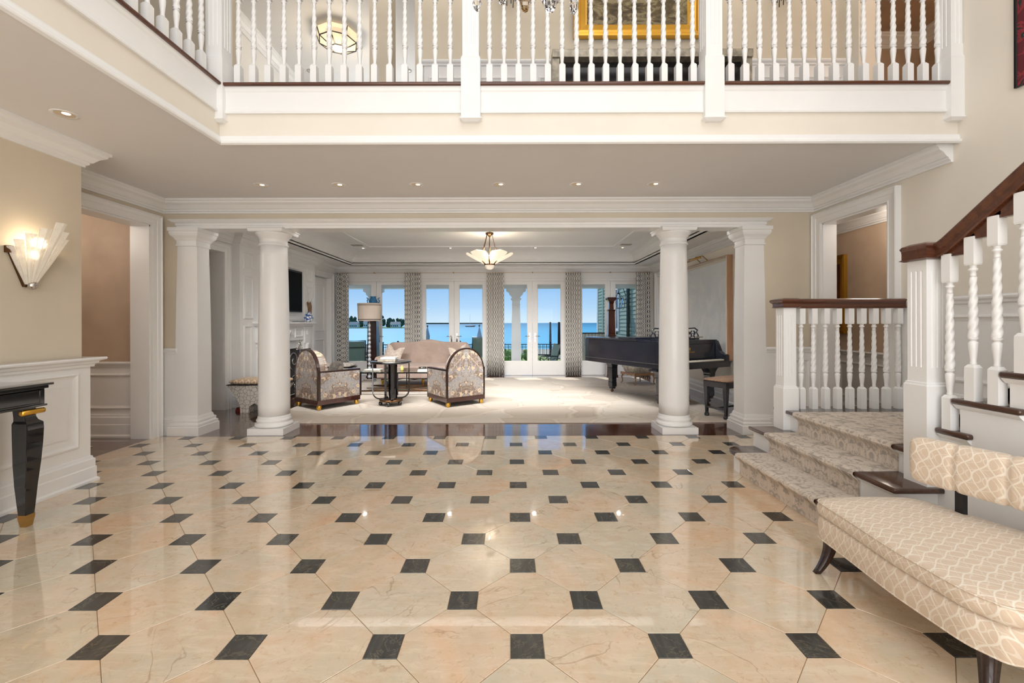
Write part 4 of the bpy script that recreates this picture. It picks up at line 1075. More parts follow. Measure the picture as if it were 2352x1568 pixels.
for j in range(n_ + 1):
    t = j / n_; s_ = -.0 + t * 1.10
    cx, cy = 2.335 + .34 * t + .05 * t * t - ox, 2.50 - 1.02 * t - oy
    d = Vector((.34 + .1 * t, -1.02)).normalized(); nn = Vector((d.y, -d.x))
    ph = (s_ / .205) % 1.0; e_ = min(1, math.sqrt(max(0, 1 - (1 - min(1, t / .05)) ** 2))) * min(1, math.sqrt(max(0, 1 - (1 - min(1, (1 - t) / .05)) ** 2)))
    pinch = 1 - .22 * math.exp(-((min(ph, 1 - ph)) / .05) ** 2) if .06 < t < .97 else 1
    hw, hh = .058 * (.45 + .55 * e_) * pinch, .128 * (.80 + .20 * e_) * (pinch * .3 + .7)
    L.append([(cx + nn.x * hw * math.copysign(abs(math.cos(a)) ** .6, math.cos(a)), cy + nn.y * hw * math.copysign(abs(math.cos(a)) ** .6, math.cos(a)), .675 + hh * math.copysign(abs(math.sin(a)) ** .6, math.sin(a))) for a in [2 * PI * i / 24 for i in range(24)]])
bk.loops(L, True, True, True).obj('backrest', SETTEE, se)
for (x, y) in ((2.45, 2.34), (2.62, 1.86)):
    box(x - ox - .012, x - ox + .012, y - oy - .022, y - oy + .022, .36, .60).obj('bracket', IRON, se)
def sabre(x, y, dx, dy):
    L = []
    for t in [i / 8 for i in range(9)]:
        z = .20 * (1 - t); o_ = t * t; hw = .026 - .012 * t; cx, cy = x + dx * o_ - ox, y + dy * o_ - oy
        L.append([(cx - hw, cy - hw, z), (cx + hw, cy - hw, z), (cx + hw, cy + hw, z), (cx - hw, cy + hw, z)])
    MB().loops(L, True, True, True).obj('leg', EBONY, se)
sabre(1.86, 2.50, -.075, .01); sabre(1.855, 1.67, -.06, -.05); sabre(2.40, 2.52, .05, .03); sabre(2.62, 1.66, .05, -.05)

# ------------------------------------------------------------------ console table by the left wall
ct = thing('console_table', 'black lacquer console table with curved legs and brass feet against the left wall', 'console table', (-3.65, 2.5, 0))
xa, xb, y0_, y1_ = -.235, .235, -.72, .735
m = MB().sweep([(xa, y1_ - .0), (xa, y0_), (xb, y0_), (xb, y1_)][::1], [(0, 0)] * 3) if False else MB()
m.box(xa, xb, y0_, y1_, 1.008, 1.025).obj('table_top', BLACK, ct, bevel=.006, seg=3)
MB().box(xa + .02, xb - .02, y0_ + .02, y1_ - .02, .985, 1.008).box(xa + .04, xb - .035, y0_ + .035, y1_ - .035, .865, .985).box(xa + .03, xb - .025, y0_ + .025, y1_ - .025, .855, .87).obj('apron', BLACK, ct, bevel=.004)
MB().frame((xb - .035, 0, 0), Y, Z, X, y0_ + .06, y1_ - .06, .872, .98, [(0, 0), (.004, .005), (.010, .005), (.014, 0)]).obj('apron_panel', BLACK, ct)
for (lx, ly, sx_, sy_) in ((.155, .615, 1, 1), (-.16, .615, -1, 1), (.155, -.60, 1, -1), (-.16, -.60, -1, -1)):
    leg = bpy.data.objects.new('leg', None); COL.objects.link(leg); leg.parent = ct; leg.location = (lx, ly, 0)
    L = []
    for z, hw, o_ in ((.07, .0285, .0), (.16, .034, 0), (.30, .042, 0), (.45, .050, .003), (.60, .055, .006), (.70, .057, .007), (.745, .056, .006), (.765, .044, 0), (.79, .040, -.004), (.862, .042, -.006)):
        L.append([(sx_ * o_ - hw, sy_ * o_ - hw, z), (sx_ * o_ + hw, sy_ * o_ - hw, z), (sx_ * o_ + hw, sy_ * o_ + hw, z), (sx_ * o_ - hw, sy_ * o_ + hw, z)])
    MB().loops(L, True, True).obj('shaft', BLACK, leg, bevel=.004)
    MB().loops([[(-h, -h, z), (h, -h, z), (h, h, z), (-h, h, z)] for z, h in ((0, .022), (.06, .030), (.088, .032))], True, True).obj('ferrule', BRASS, leg)
    r_ = MB().lathe([(.012, -.075), (.020, -.07), (.020, .06), (.016, .066), (.019, .075), (.001, .09)], n=16).obj('scroll', GOLD, leg, (sx_ * .045, 0, .826)); r_.rotation_euler = (PI / 2, 0, PI)

# ------------------------------------------------------------------ rugs
tag(box(-3.72, 3.42, 6.26, 11.40, 0.0005, .014).obj('area_rug', RUG, bevel=.004), 'large cream rug with a stone pattern under the living room furniture', 'rug')
tag(box(-6.3, -4.95, 4.55, 5.12, .0, .010).obj('hall_rug', RUNNER, bevel=.003), 'corner of a small patterned rug in the left side hall', 'rug')

# ------------------------------------------------------------------ armchairs
def armchair(loc, rz, label):
    t = thing('armchair', label, 'armchair', loc, rz, None)
    Wd, Dd = .76, .80; w, d = Wd / 2, Dd / 2
    MB().box(-w, w, -d, d, .085, .165).obj('plinth', MAHOG, t, bevel=.003)
    for sx_ in (-1, 1):
        for sy_ in (-1, 1):
            MB().lathe([(.022, 0), (.032, .012), (.040, .045), (.038, .075), (.030, .088)], n=18).obj('foot', GOLD, t, (sx_ * (w - .05), sy_ * (d - .05), .0))
    def arch(hw, zt, zs, z0, n=22):
        return [(hw, z0)] + [(hw * math.cos(PI * i / n), zs + (zt - zs) * math.sin(PI * i / n)) for i in range(n + 1)] + [(-hw, z0)]
    b = bpy.data.objects.new('backrest', None); COL.objects.link(b); b.parent = t
    MB().prism(arch(w - .018, 1.00, .60, .165), 'y', -d + .006, -d + .05, True).obj('back_panel', CHX, b)
    P0 = arch(w - .012, 1.012, .60, .165); P1 = arch(w - .04, .985, .60, .165)
    # dark wood edge following the arch, and the upholstered barrel behind it
    tr = MB(); n = len(P0); L = [[(P0[i][0], -d, P0[i][1]), (P0[i][0], -d + .055, P0[i][1]), (P0[i][0] * .955, -d + .055, .165 + (P0[i][1] - .165) * .975), (P0[i][0] * .955, -d, .165 + (P0[i][1] - .165) * .975)] for i in range(n)]
    tr.loops(L, True, True).obj('edge_band', EBONY, b)
    for k, (i0, y_a, y_b, zt) in enumerate(((.04, -d + .05, -d + .17, .985), (.075, -d + .17, -d + .235, .95))):
        Q = arch(w - i0, zt, .60, .30); MB().prism(Q, 'y', y_a, y_b, True).obj('inner_back' if k else 'back_shell', CHX, b, bevel=.018, seg=3)
    for s_ in (-1, 1):
        a = bpy.data.objects.new('arm', None); COL.objects.link(a); a.parent = t
        x0_, x1_ = (w - .075, w - .004) if s_ > 0 else (-w + .004, -w + .075)
        MB().prism([(-d + .055, .165), (d - .01, .165), (d - .01, .615), (-d + .055, .625)], 'x', x0_, x1_).obj('side_panel', CHY, a)
        MB().prism([(-d + .05, .622), (d, .612), (d, .640), (-d + .05, .650)], 'x', x0_ - .004, x1_ + .004).obj('arm_cap', EBONY, a, bevel=.004)
        MB().box(x0_ - .003, x1_ + .003, d - .012, d, .165, .63).obj('front_edge', EBONY, a)
        MB().box(s_ * w - .012 if s_ > 0 else -w, s_ * w if s_ > 0 else -w + .012, -d, -d + .03, .165, .66).obj('corner_post', EBONY, a)
    MB().box(-w + .075, w - .075, -d + .2, d - .01, .165, .33).obj('seat', CHX, t)
    MB().cushion((0, .06, .40), w - .08, d - .14, .075, 6).obj('seat_cushion', CHX, t)
    return t
armchair((-3.22, 7.64, .013), math.radians(-37), 'left arched floral armchair, seen from its side and back by the fire screen')
armchair((-.985, 7.865, .013), math.radians(35), 'right arched floral armchair with its back to the viewer')
q = MB().cushion((0, 0, 0), .19, .17, .06, 3.0).obj('throw_cushion', cloth('dark_figured_velvet', srgb(26, 23, 22), srgb(84, 74, 60), 20, 1), None, (-3.13, 7.74, .62))
q.rotation_euler = (math.radians(65), 0, math.radians(-37)); tag(q, 'dark patterned cushion on the left armchair', 'cushion')

# ------------------------------------------------------------------ round side table with books
stb = thing('side_table', 'round black lacquer side table with a glass top and U-shaped legs', 'side table', (-2.095, 7.62, .014))
MB().lathe([(.34, .745), (.355, .75), (.358, .768), (.35, .775), (.001, .775)], n=48).obj('table_top', BLACK, stb)
MB().lathe([(.335, .775), (.34, .778), (.335, .783), (.001, .783)], n=48).obj('glass_top', CHROME, stb)
for k in range(4):
    a = PI / 4 * 0 + .35 + k * PI / 2; ca, sa = math.cos(a), math.sin(a); rr = .31
    path = [(rr, .75), (rr, .3)] + [(rr - .13 + .13 * math.cos(u), .25 - .13 * math.sin(u)) for u in [i * PI / 16 for i in range(9)]] + [(.12, .12)]
    L = []
    for i, (r, z) in enumerate(path):
        p, q_ = path[max(0, i - 1)], path[min(len(path) - 1, i + 1)]; d = Vector((q_[0] - p[0], q_[1] - p[1])).normalized(); nn = Vector((-d.y, d.x)) * .009
        L.append([((r + nn.x * s1) * ca - s2 * .024 * sa, (r + nn.x * s1) * sa + s2 * .024 * ca, z + nn.y * s1) for s1, s2 in ((-1, -1), (1, -1), (1, 1), (-1, 1))])
    MB().loops(L, True, True).obj('leg', BLACK, stb)
for k, (a, wd, mt) in enumerate(((0.1, .05, BLACK), (0.1 + 2 * PI / 3, .05, BLACK), (0.1 + 4 * PI / 3, .05, BLACK))):
    ca, sa = math.cos(a - 1.1), math.sin(a - 1.1)
    MB().obox((.085 * ca, .085 * sa, .43), (-sa, ca, 0), Z, (ca, sa, 0), wd, .32, .02).obj('column', mt, stb)
    MB().obox((.107 * ca, .107 * sa, .43), (-sa, ca, 0), Z, (ca, sa, 0), .018, .32, .003).obj('column_inlay', BRASS, stb)
MB().lathe([(.17, .07), (.20, .075), (.20, .105), (.18, .112), (.001, .112)], n=40).obj('base_disc', BRONZE, stb)
for k in range(5):
    a = -PI / 2 + k * 2 * PI / 5; MB().lathe([(.001, 0), (.026, .008), (.036, .036), (.026, .064), (.01, .075)], n=18).obj('ball_foot', BLACK, stb, (.18 * math.cos(a), .18 * math.sin(a), 0))
def book(loc, l, d_, h, rz, label, cov=PAPER, grp='books on the round side table'):
    t = thing('book', label, 'book', loc, rz, grp)
    MB().box(-l / 2, l / 2, -d_ / 2, d_ / 2, 0, .004).box(-l / 2, l / 2, -d_ / 2, d_ / 2, h - .004, h).box(-l / 2, l / 2, -d_ / 2, -d_ / 2 + .004, 0, h).obj('cover', cov, t)
    MB().box(-l / 2 + .006, l / 2 - .006, -d_ / 2 + .004, d_ / 2 - .006, .004, h - .004).obj('page_block', PAPER, t); return t
zb = .014 + .783
book((-2.13, 7.55, zb + .001), .30, .24, .034, .06, 'lowest grey book of the pair stacked on the round side table', SILVERL)
book((-2.10, 7.56, zb + .036), .26, .21, .030, -.05, 'upper white book of the pair stacked on the round side table', PAPER)

# ------------------------------------------------------------------ coffee table
cf = thing('coffee_table', 'low glass coffee table with a thin brass and iron frame before the sofa', 'coffee table', (-2.25, 9.05, .014))
GL = glass('table_glass', (.80, .92, .90, 1), .0, 1.45)
MB().box(-.80, .80, -.42, .42, .452, .462).obj('glass_top', GL, cf)
for sx_ in (-1, 0, 1):
    for sy_ in (-1, 1):
        MB().box(sx_ * .74 - .009, sx_ * .74 + .009, sy_ * .38 - .009, sy_ * .38 + .009, 0, .45).obj('leg', IRON, cf)
MB().box(-.76, .76, -.39, -.37, .432, .45).box(-.76, .76, .37, .39, .432, .45).box(-.75, -.73, -.38, .38, .432, .45).box(.73, .75, -.38, .38, .432, .45).obj('top_frame', IRON, cf)
MB().box(-.76, .76, -.395, -.365, .07, .095).box(-.76, .76, .365, .395, .07, .095).box(-.75, .75, -.012, .012, .075, .09).tube([(-.74, -.38, .082), (0, 0, .082), (.74, .38, .082)], .010, 6).tube([(-.74, .38, .082), (0, 0, .082), (.74, -.38, .082)], .010, 6).obj('stretcher', BRONZE, cf)
zc_ = .014 + .4625
book((-2.82, 8.88, zc_), .36, .24, .022, .1, 'lower magazine at the left end of the coffee table', SILVERL, 'reading matter on the coffee table')
book((-2.80, 8.90, zc_ + .023), .32, .22, .014, -.08, 'upper magazine at the left end of the coffee table', PAPER, 'reading matter on the coffee table')
book((-1.72, 8.92, zc_), .34, .24, .02, .12, 'white book lying at the right end of the coffee table', PAPER, 'reading matter on the coffee table')
b_ = MB().lathe([(.028, 0), (.036, .008), (.036, .07), (.026, .082), (.012, .09), (.012, .11)], n=16, smooth=True).obj('soap_bottle', AMBER, None, (-2.22, 8.90, zc_ - .0)); tag(b_, 'small pale yellow bottle standing on the coffee table', 'bottle')
b_ = MB().lathe([(.05, 0), (.08, .01), (.085, .05), (.078, .05), (.074, .015), (.001, .012)], n=20, cap=False).obj('glass_dish', CRYST, None, (-1.85, 9.18, zc_ + .001)); tag(b_, 'clear glass dish on the coffee table behind the white book', 'dish')

# ------------------------------------------------------------------ sofa
sf = thing('sofa', 'blush camel-back sofa with two pillows facing the room', 'sofa', (-1.98, 10.25, .014))
def camel(x):
    u = abs(x) / 1.03
    return .985 + .055 * (math.cos(min(1, u / .42) * PI) * .5 + .5) - .015 * u + (0 if u < .86 else -.20 * ((u - .86) / .14) ** 2.2)
xs = [-1.03 + 2.06 * i / 60 for i in range(61)]
MB().prism([(-1.03, .20)] + [(x, camel(x)) for x in xs] + [(1.03, .20)], 'y', .28, .46, True).obj('backrest', SOFA, sf, bevel=.04, seg=4)
MB().box(-.90, .90, -.40, .30, .17, .34).obj('seat_base', SOFA, sf, bevel=.02, seg=3)
MB().cushion((0, -.07, .405), .90, .38, .075, 9).obj('seat_cushion', SOFA, sf)
for s_ in (-1, 1):
    MB().prism([(s_ * .88, .17), (s_ * 1.05, .17), (s_ * 1.06, .55)] + [(s_ * 1.02 + .085 * math.cos(a), .60 + .085 * math.sin(a)) for a in ([i * PI / 8 - PI / 8 for i in range(11)] if s_ > 0 else [PI * 9 / 8 - i * PI / 8 for i in range(11)])] + [(s_ * .90, .55)], 'y', -.42, .34, True).obj('arm', SOFA, sf, bevel=.012, seg=3)
sk = [(-.95, .17)] + [(-.95 + 1.9 * i / 48, .150 + .022 * abs(math.sin(i / 48 * PI * 5))) for i in range(49)] + [(.95, .17)]
MB().prism(sk, 'y', -.42, -.395).obj('scalloped_rail', EBONY, sf)
for x in (-.93, 0, .93):
    MB().lathe([(.014, 0), (.022, .02), (.014, .05), (.03, .09), (.034, .13), (.024, .17)], n=14).obj('leg', GOLD, sf, (x, -.38, 0))
for x in (-.93, .93): MB().lathe([(.018, 0), (.026, .17)], n=10).obj('leg', EBONY, sf, (x, .36, 0))
def pillow(loc, rot, label, s=.24):
    m = MB(); L = []; n = 14
    for side in (1, -1):
        G = [[None] * (n + 1) for _ in range(n + 1)]
        b = len(m.v)
        for i in range(n + 1):
            for j in range(n + 1):
                u, v = 2 * i / n - 1, 2 * j / n - 1
                k = (1 - u * u) * (1 - v * v)
                pin = 1 - .10 * (1 - abs(u * v))
                m.v.append((u * s * (1 - .10 * (1 - v * v)), side * .085 * k ** .45, v * s * (1 - .10 * (1 - u * u)) - (.10 * math.exp(-(u / .35) ** 2) * max(0, v) if True else 0)))
        m.f += [(b + i * (n + 1) + j, b + (i + 1) * (n + 1) + j, b + (i + 1) * (n + 1) + j + 1, b + i * (n + 1) + j + 1) for i in range(n) for j in range(n)]; m.sm += [True] * (n * n)
    o = m.obj('pillow', PILLOW, None, loc); o.rotation_euler = rot; tag(o, label, 'pillow', 'pillows on the sofa')
pillow((-2.74, 10.17, .715), (math.radians(-16), math.radians(12), math.radians(-10)), 'scroll-patterned pillow at the left end of the blush sofa', .225)
pillow((-1.20, 10.17, .715), (math.radians(-16), math.radians(-10), math.radians(14)), 'scroll-patterned pillow at the right end of the blush sofa', .215)

# ------------------------------------------------------------------ floor lamp
fl = thing('floor_lamp', 'crystal ball floor lamp with a pale drum shade beside the sofa', 'floor lamp', (-3.47, 10.68, .014))
MB().box(-.14, .14, -.14, .14, 0, .04).box(-.11, .11, -.11, .11, .04, .075).obj('base', CHROME, fl, bevel=.005)
z = .075
for k in range(13):
    r_ = .048 - .0012 * k
    MB().lathe([(.014, 0), (r_ * .8, .018), (r_, .05), (r_ * .8, .082), (.014, .10)], n=14).obj('crystal_ball', LCRYS, fl, (0, 0, z)); z += .105
MB().tube([(0, 0, .07), (0, 0, 1.62)], .010, 8).obj('rod', CHROME, fl)
for zz in [.075 + .105 * k - .004 for k in range(14)]: MB().lathe([(.026, -.006), (.03, 0), (.026, .006)], n=12).obj('collar', CHROME, fl, (0, 0, zz))
sh1 = MB().lathe([(.265, 1.50), (.268, 1.505), (.285, 1.93), (.282, 1.935), (.278, 1.93), (.26, 1.505)], n=44, cap=False).obj('lamp_shade', SHADE, fl)
for z0_, z1_ in ((1.525, 1.545), (1.875, 1.885), (1.90, 1.91)):
    MB().lathe([(.2685 + (z0_ - 1.505) * .04, z0_), (.270 + (z0_ - 1.505) * .04, z0_), (.270 + (z1_ - 1.505) * .04, z1_), (.2685 + (z1_ - 1.505) * .04, z1_)], n=44, cap=False).obj('ribbon', SHADEB, fl)
# tall dark pedestals
def pedestal(x, y, label):
    t = thing('pedestal', label, 'pedestal', (x, y, .0))
    q4 = dict(n=4, a0=PI / 4)
    MB().lathe([(.15, 0), (.15, .06), (.135, .09), (.125, 1.0), (.135, 1.06)], **q4).obj('base', MAHOG, t)
    MB().lathe([(.12, 1.06), (.10, 1.12), (.09, 1.16), (.082, 1.75), (.10, 1.80)], **q4).obj('shaft', MAHOG, t)
    m = MB().lathe([(.06, 1.80), (.055, 1.95), (.07, 2.02), (.12, 2.08), (.115, 2.12), (.07, 2.13)], n=4, a0=PI / 4)
    for s_ in (-1, 1): m.lathe([(.001, -.03), (.03, 0), (.001, .03)], (s_ * .125, 0, 2.08), 10)
    m.obj('capital', MAHOG, t); return t
pedestal(2.70, 11.45, 'tall dark wooden pedestal standing behind the piano by the doors')
t = thing('pedestal', 'slim dark pedestal behind the floor lamp, under a blue vase', 'pedestal', (-3.60, 11.4, 0))
q4 = dict(n=4, a0=PI / 4)
MB().lathe([(.15, 0), (.15, .06), (.13, .09), (.12, 1.0), (.115, 1.5)], **q4).obj('base', EBONY, t)
MB().lathe([(.10, 1.5), (.085, 1.54), (.08, 1.90), (.10, 1.93)], **q4).obj('shaft', EBONY, t)
v = thing('vase', 'squat blue vase with scrolled handles on the slim dark pedestal', 'vase', (-3.60, 11.4, 1.93))
MB().lathe([(.06, 0), (.10, .03), (.115, .11), (.08, .18), (.065, .21), (.085, .235), (.07, .235), (.05, .21)], n=24).obj('body', BLUEV, v)
for s_ in (-1, 1): MB().tube([(s_ * .09, 0, .05), (s_ * .15, 0, .07), (s_ * .16, 0, .13), (s_ * .12, 0, .17), (s_ * .17, 0, .20)], .014, 8).obj('handle', BLUEV, v)

# ------------------------------------------------------------------ hearth: television, fire screen, stools, skull, vase
tv = thing('television', 'black flat television hung above the mantelpiece', 'television', (-4.66, 8.93, 2.15), 0)
MB().box(.0, .055, -.66, .66, -.45, .45).obj('case', IRON, tv, bevel=.006)
MB().box(.055, .058, -.635, .635, -.425, .41).obj('screen', SCREEN, tv)
v = MB().lathe([(.05, 0), (.08, .02), (.10, .10), (.07, .17), (.04, .20), (.055, .22)], n=22).obj('vase', voronoi_mat('blue_white_porcelain', srgb(232, 234, 236), srgb(40, 80, 150), 14, .10), None, (-4.50, 9.66, 1.491))
tag(v, 'blue and white porcelain vase on the right of the mantel shelf', 'vase')
tr_ = MB().box(-.06, .06, -.16, .16, 0, .012).obj('tray', IRON, None, (-4.52, 9.72 - .05 + .0, 1.4905)); tr_.location = (-4.50, 9.20, 1.4905); tag(tr_, 'small dark tray on the mantel shelf', 'tray')
sk_ = thing('skull_mount', 'brown skull with two thin pale antlers on the right chimney panel', 'wall ornament', (-4.68, 10.02, 1.84))
L = []
for z, hw, o_ in ((.12, .035, .02), (.10, .075, .04), (.04, .065, .055), (-.02, .04, .06), (-.12, .028, .055), (-.20, .026, .045), (-.225, .012, .03)):
    L.append([(.005, -hw, z), (o_, -hw * .9, z), (o_ + .03, 0, z), (o_, hw * .9, z), (.005, hw, z)])
MB().loops(L, True, True, True).obj('skull', plain('bone_brown', srgb(120, 92, 66), .7, .3, 12), sk_)
for s_ in (-1, 1):
    MB().tube([(.04, s_ * .045, .10), (.07, s_ * .10, .22), (.06, s_ * .16, .42), (.05, s_ * .22 if s_ > 0 else -.30, .62)], [.014, .012, .010, .003], 7).tube([(.07, s_ * .11, .26), (.10, s_ * .09, .38)], [.009, .002], 6).obj('antler', PAPER, sk_)
fs = thing('fire_screen', 'black mesh fire screen with silvery wrought iron scrolls before the hearth', 'fire screen', (-4.33, 8.9, 0))
MB().box(-.012, -.006, -.50, .50, .04, .92).obj('mesh_panel', BLACKISH, fs)
def spiral(cy, cz, r, turns, flip, start=0.0):
    return [(0, cy + flip * r * (1 - t / (turns * 2 * PI) * .85) * math.cos(t + start), cz + r * (1 - t / (turns * 2 * PI) * .85) * math.sin(t + start)) for t in [i * .3 for i in range(int(turns * 2 * PI / .3))]]
m = MB()
for s_ in (-1, 1):
    m.tube(spiral(s_ * .25, .72, .20, 1.4, s_, -1.2), .011, 6); m.tube(spiral(s_ * .18, .22, .12, 1.3, s_, 1.0), .010, 6)
    m.tube([(0, s_ * .05, .45), (0, s_ * .30, .40), (0, s_ * .44, .20), (0, s_ * .48, 0)], .010, 6)
    m.tube([(0, 0, .9), (0, s_ * .07, .98), (0, s_ * .02, 1.06), (0, 0, 1.12)], .010, 6); m.tube([(0, 0, .92), (0, s_ * .14, .95), (0, s_ * .10, 1.03)], .009, 6)
m.tube([(0, 0, 0), (0, 0, 1.02)], .012, 6); m.tube([(0, .075 * math.cos(a), .50 + .13 * math.sin(a)) for a in [i * PI / 10 for i in range(20)]], .010, 6, closed=True)
for a in range(6): m.tube([(0, 0, .50), (0, .06 * math.cos(a * PI / 3), .50 + .11 * math.sin(a * PI / 3))], .006, 5)
m.tube([(0, -.50, .04), (0, .50, .04)], .012, 6); m.obj('scrollwork', CHROME, fs)
m = MB(); m.box(-.02, .10, -.58, -.5, 0, .03).box(-.02, .10, .5, .58, 0, .03); m.obj('foot', IRON, fs)
fe = thing('fender', 'low pierced dark metal fender at the foot of the fire screen', 'fender', (-4.13, 8.9, 0))
MB().box(-.012, .012, -.62, .62, 0, .03).box(-.012, .012, -.62, .62, .15, .17).obj('rail', CHROME, fe)
m = MB()
for k in range(9): m.tube(spiral(-.55 + .1375 * k, .09, .05, 1.1, 1 if k % 2 else -1), .006, 5)
m.obj('scrollwork', CHROME, fe)
def stool(x, y, label):
    t = thing('stool', label, 'stool', (x, y, .0), 0, 'pair of stools by the hearth')
    wx, wy = .45, .23
    pr = []
    for i in range(13):
        u = i / 12; xx = -wx + .045 + .21 * math.sin(u * PI / 2) ** 1.6; pr.append((xx, .44 - .42 * u))
    left = [(-wx + .015, .455)] + [(-wx + .02, .44)] + [(-wx + .02 + .20 * math.sin(u * PI / 2), .43 - .40 * u) for u in [i / 12 for i in range(13)]] + [(-wx + .22, 0)]
    right = [(-p[0], p[1]) for p in left[::-1]]
    inner = [(.10, 0), (.09, .10), (0.0, .16), (-.09, .10), (-.10, 0)]
    MB().prism(left[::-1][::-1] + inner[::-1] + right, 'y', -wy + .012, wy - .012).obj('body', MOSAIC, t)
    MB().box(-wx, wx, -wy, wy, .450, .462).obj('seat_rim', IRON, t)
    MB().cushion((0, 0, .500), wx, wy, .05, 7, puff=.4).obj('seat', LATT, t)
    if y > 9: [c_ for c_ in t.children if c_.name.startswith('seat') and 'rim' not in c_.name][0].data.materials[0] = DAMASK
    return t
stool(-4.16, 7.24, 'mosaic stool with a beige lattice cushion behind the left round column')
stool(-4.02, 9.90, 'mosaic stool with a pale cushion beyond the left armchair')
book((-4.47, 7.20, 0.001), .15, .12, .035, .1, 'dark red book lying on the floor, lower of two by the stool', REDB, 'red books on the floor')
book((-4.47, 7.20, 0.037), .13, .10, .025, -.1, 'red book lying on the floor, upper of two by the stool', REDB, 'red books on the floor')

# ------------------------------------------------------------------ slipper chair behind the piano
sl = thing('slipper_chair', 'low rounded slipper chair in silver damask beyond the piano', 'chair', (3.05, 10.25, .014), math.radians(20))
MB().cushion((0, 0, .36), .30, .30, .13, 3.2).obj('seat', DAMASK, sl)
MB().prism([(-.27, .36)] + [(.27 * math.cos(PI - PI * i / 14), .50 + .10 * math.sin(PI * i / 14)) for i in range(15)] + [(.27, .36)], 'y', .17, .28, True).obj('backrest', DAMASK, sl, bevel=.04, seg=4)
ap = [(-.28, .27)] + [(-.28 + .56 * i / 30, .20 + .02 * abs(math.sin(i / 30 * PI * 4))) for i in range(31)] + [(.28, .27)]
MB().prism(ap, 'y', -.28, -.26).prism([(p[0], p[1]) for p in ap], 'x', -.29, -.27).obj('carved_rail', FRAMEW, sl)
for sx_ in (-1, 1):
    for sy_ in (-1, 1): MB().tube([(sx_ * .24, sy_ * .24, .24), (sx_ * .265, sy_ * .265, .14), (sx_ * .25, sy_ * .25, .05), (sx_ * .275, sy_ * .275, .0)], [.026, .02, .013, .018], 8).obj('leg', FRAMEW, sl)

# ------------------------------------------------------------------ grand piano
th = math.radians(27)
pn = thing('grand_piano', 'black grand piano with closed lid and fretwork music desk', 'piano', (2.575, 6.95, .014), th)
A_, B_ = 1.50, 2.42
cur = [(1.50, .95), (1.49, 1.15), (1.42, 1.35), (1.28, 1.55), (1.13, 1.72), (1.03, 1.90), (.97, 2.06), (.88, 2.22), (.74, 2.34), (.55, 2.41), (.32, 2.42), (.12, 2.36), (.02, 2.24)]
rim = [(0, .02), (1.50, .02)] + cur + [(0, 2.10)]
case = [(0, .28), (1.50, .28)] + cur + [(0, 2.10)]
MB().prism(case, 'z', .66, 1.115).obj('case', PIANO, pn, bevel=.006)
MB().sweep(([(0, .02)] + [(0, 2.10)] + cur[::-1] + [(1.50, .02)]), [(0, 0), (.008, 0), (.012, .008), (.008, .016), (0, .016)], .74).obj('case_moulding', PIANO, pn)
MB().box(0, 1.50, .0, .30, .66, .745).obj('keybed', PIANO, pn, bevel=.005)
MB().box(.05, 1.45, .0, .045, .745, .775).obj('key_slip', PIANO, pn, bevel=.003)
MB().box(.10, 1.40, .24, .262, .795, 1.06).obj('fallboard', PIANO, pn)
for x0_, x1_ in ((0, .09), (1.41, 1.50)):
    MB().prism([(.02, .745), (.30, .745), (.30, 1.115), (.24, 1.115), (.20, 1.04), (.155, .93), (.10, .885), (.04, .875), (.02, .86)], 'x', x0_, x1_).obj('cheek', PIANO, pn, bevel=.004)
kx = .10; kw = 1.30 / 52; proto_k = None
for i in range(52):
    m = None
    if proto_k is None: proto_k = box(.0006, kw - .0006, .05, .24, .765, .792).obj('white_key', IVORY, pn, (kx, 0, 0))
    else: kid(proto_k, pn, (kx + kw * i, 0, 0))
proto_b = None
for i in range(51):
    if (i % 7) in (0, 2, 3, 5, 6):
        if proto_b is None: proto_b = box(kw - .006, kw + .006, .115, .24, .792, .803).obj('black_key', BLACK, pn, (kx + kw * i, 0, 0))
        else: kid(proto_b, pn, (kx + kw * i, 0, 0))
lid = [(-.015, .27), (1.515, .27)] + [(x + .015, y) for x, y in cur[:8]] + [(x, y + .015) for x, y in cur[8:]] + [(-.015, 2.11)]
main = clip([(x, y) for x, y in lid], 1, .72, False)
MB().prism(main, 'z', 1.118, 1.146).obj('lid', PIANO, pn, bevel=.008, seg=3)
MB().box(-.013, 1.513, .76, 1.20, 1.148, 1.176).obj('lid_flap', PIANO, pn, bevel=.006, seg=3)
MB().box(0, 1.50, .27, .72, 1.10, 1.130).obj('front_lid_bed', PIANO, pn)
MB().box(.02, 1.48, .262, .29, 1.06, 1.132).obj('name_rail', PIANO, pn, bevel=.004)
md = MB()
for k in range(7):
    cx = .30 + k * .15
    for s_ in (-1, 1):
        md.tube([(cx + s_ * (.012 + .055 * (1 - t / 9) * abs(math.cos(t))), .55, 1.225 + (.075 * (1 - t / 9.5)) * math.sin(t)) for t in [i * .35 for i in range(24)]], .008, 5)
        md.tube([(cx + s_ * .07, .55, 1.15), (cx + s_ * .03, .55, 1.20), (cx + s_ * .075, .55, 1.255), (cx + s_ * .02, .55, 1.29)], .009, 5)
ol = [(.18, 1.145), (.15, 1.20), (.20, 1.26), (.17, 1.30), (.25, 1.34), (.45, 1.33), (.60, 1.36), (.75, 1.385), (.90, 1.36), (1.05, 1.33), (1.25, 1.34), (1.33, 1.30), (1.30, 1.26), (1.35, 1.20), (1.32, 1.145)]
md.tube([(x, .55, z) for x, z in ol], .013, 6).box(.16, 1.34, .52, .58, 1.132, 1.155)
md.obj('music_desk', PIANO, pn)
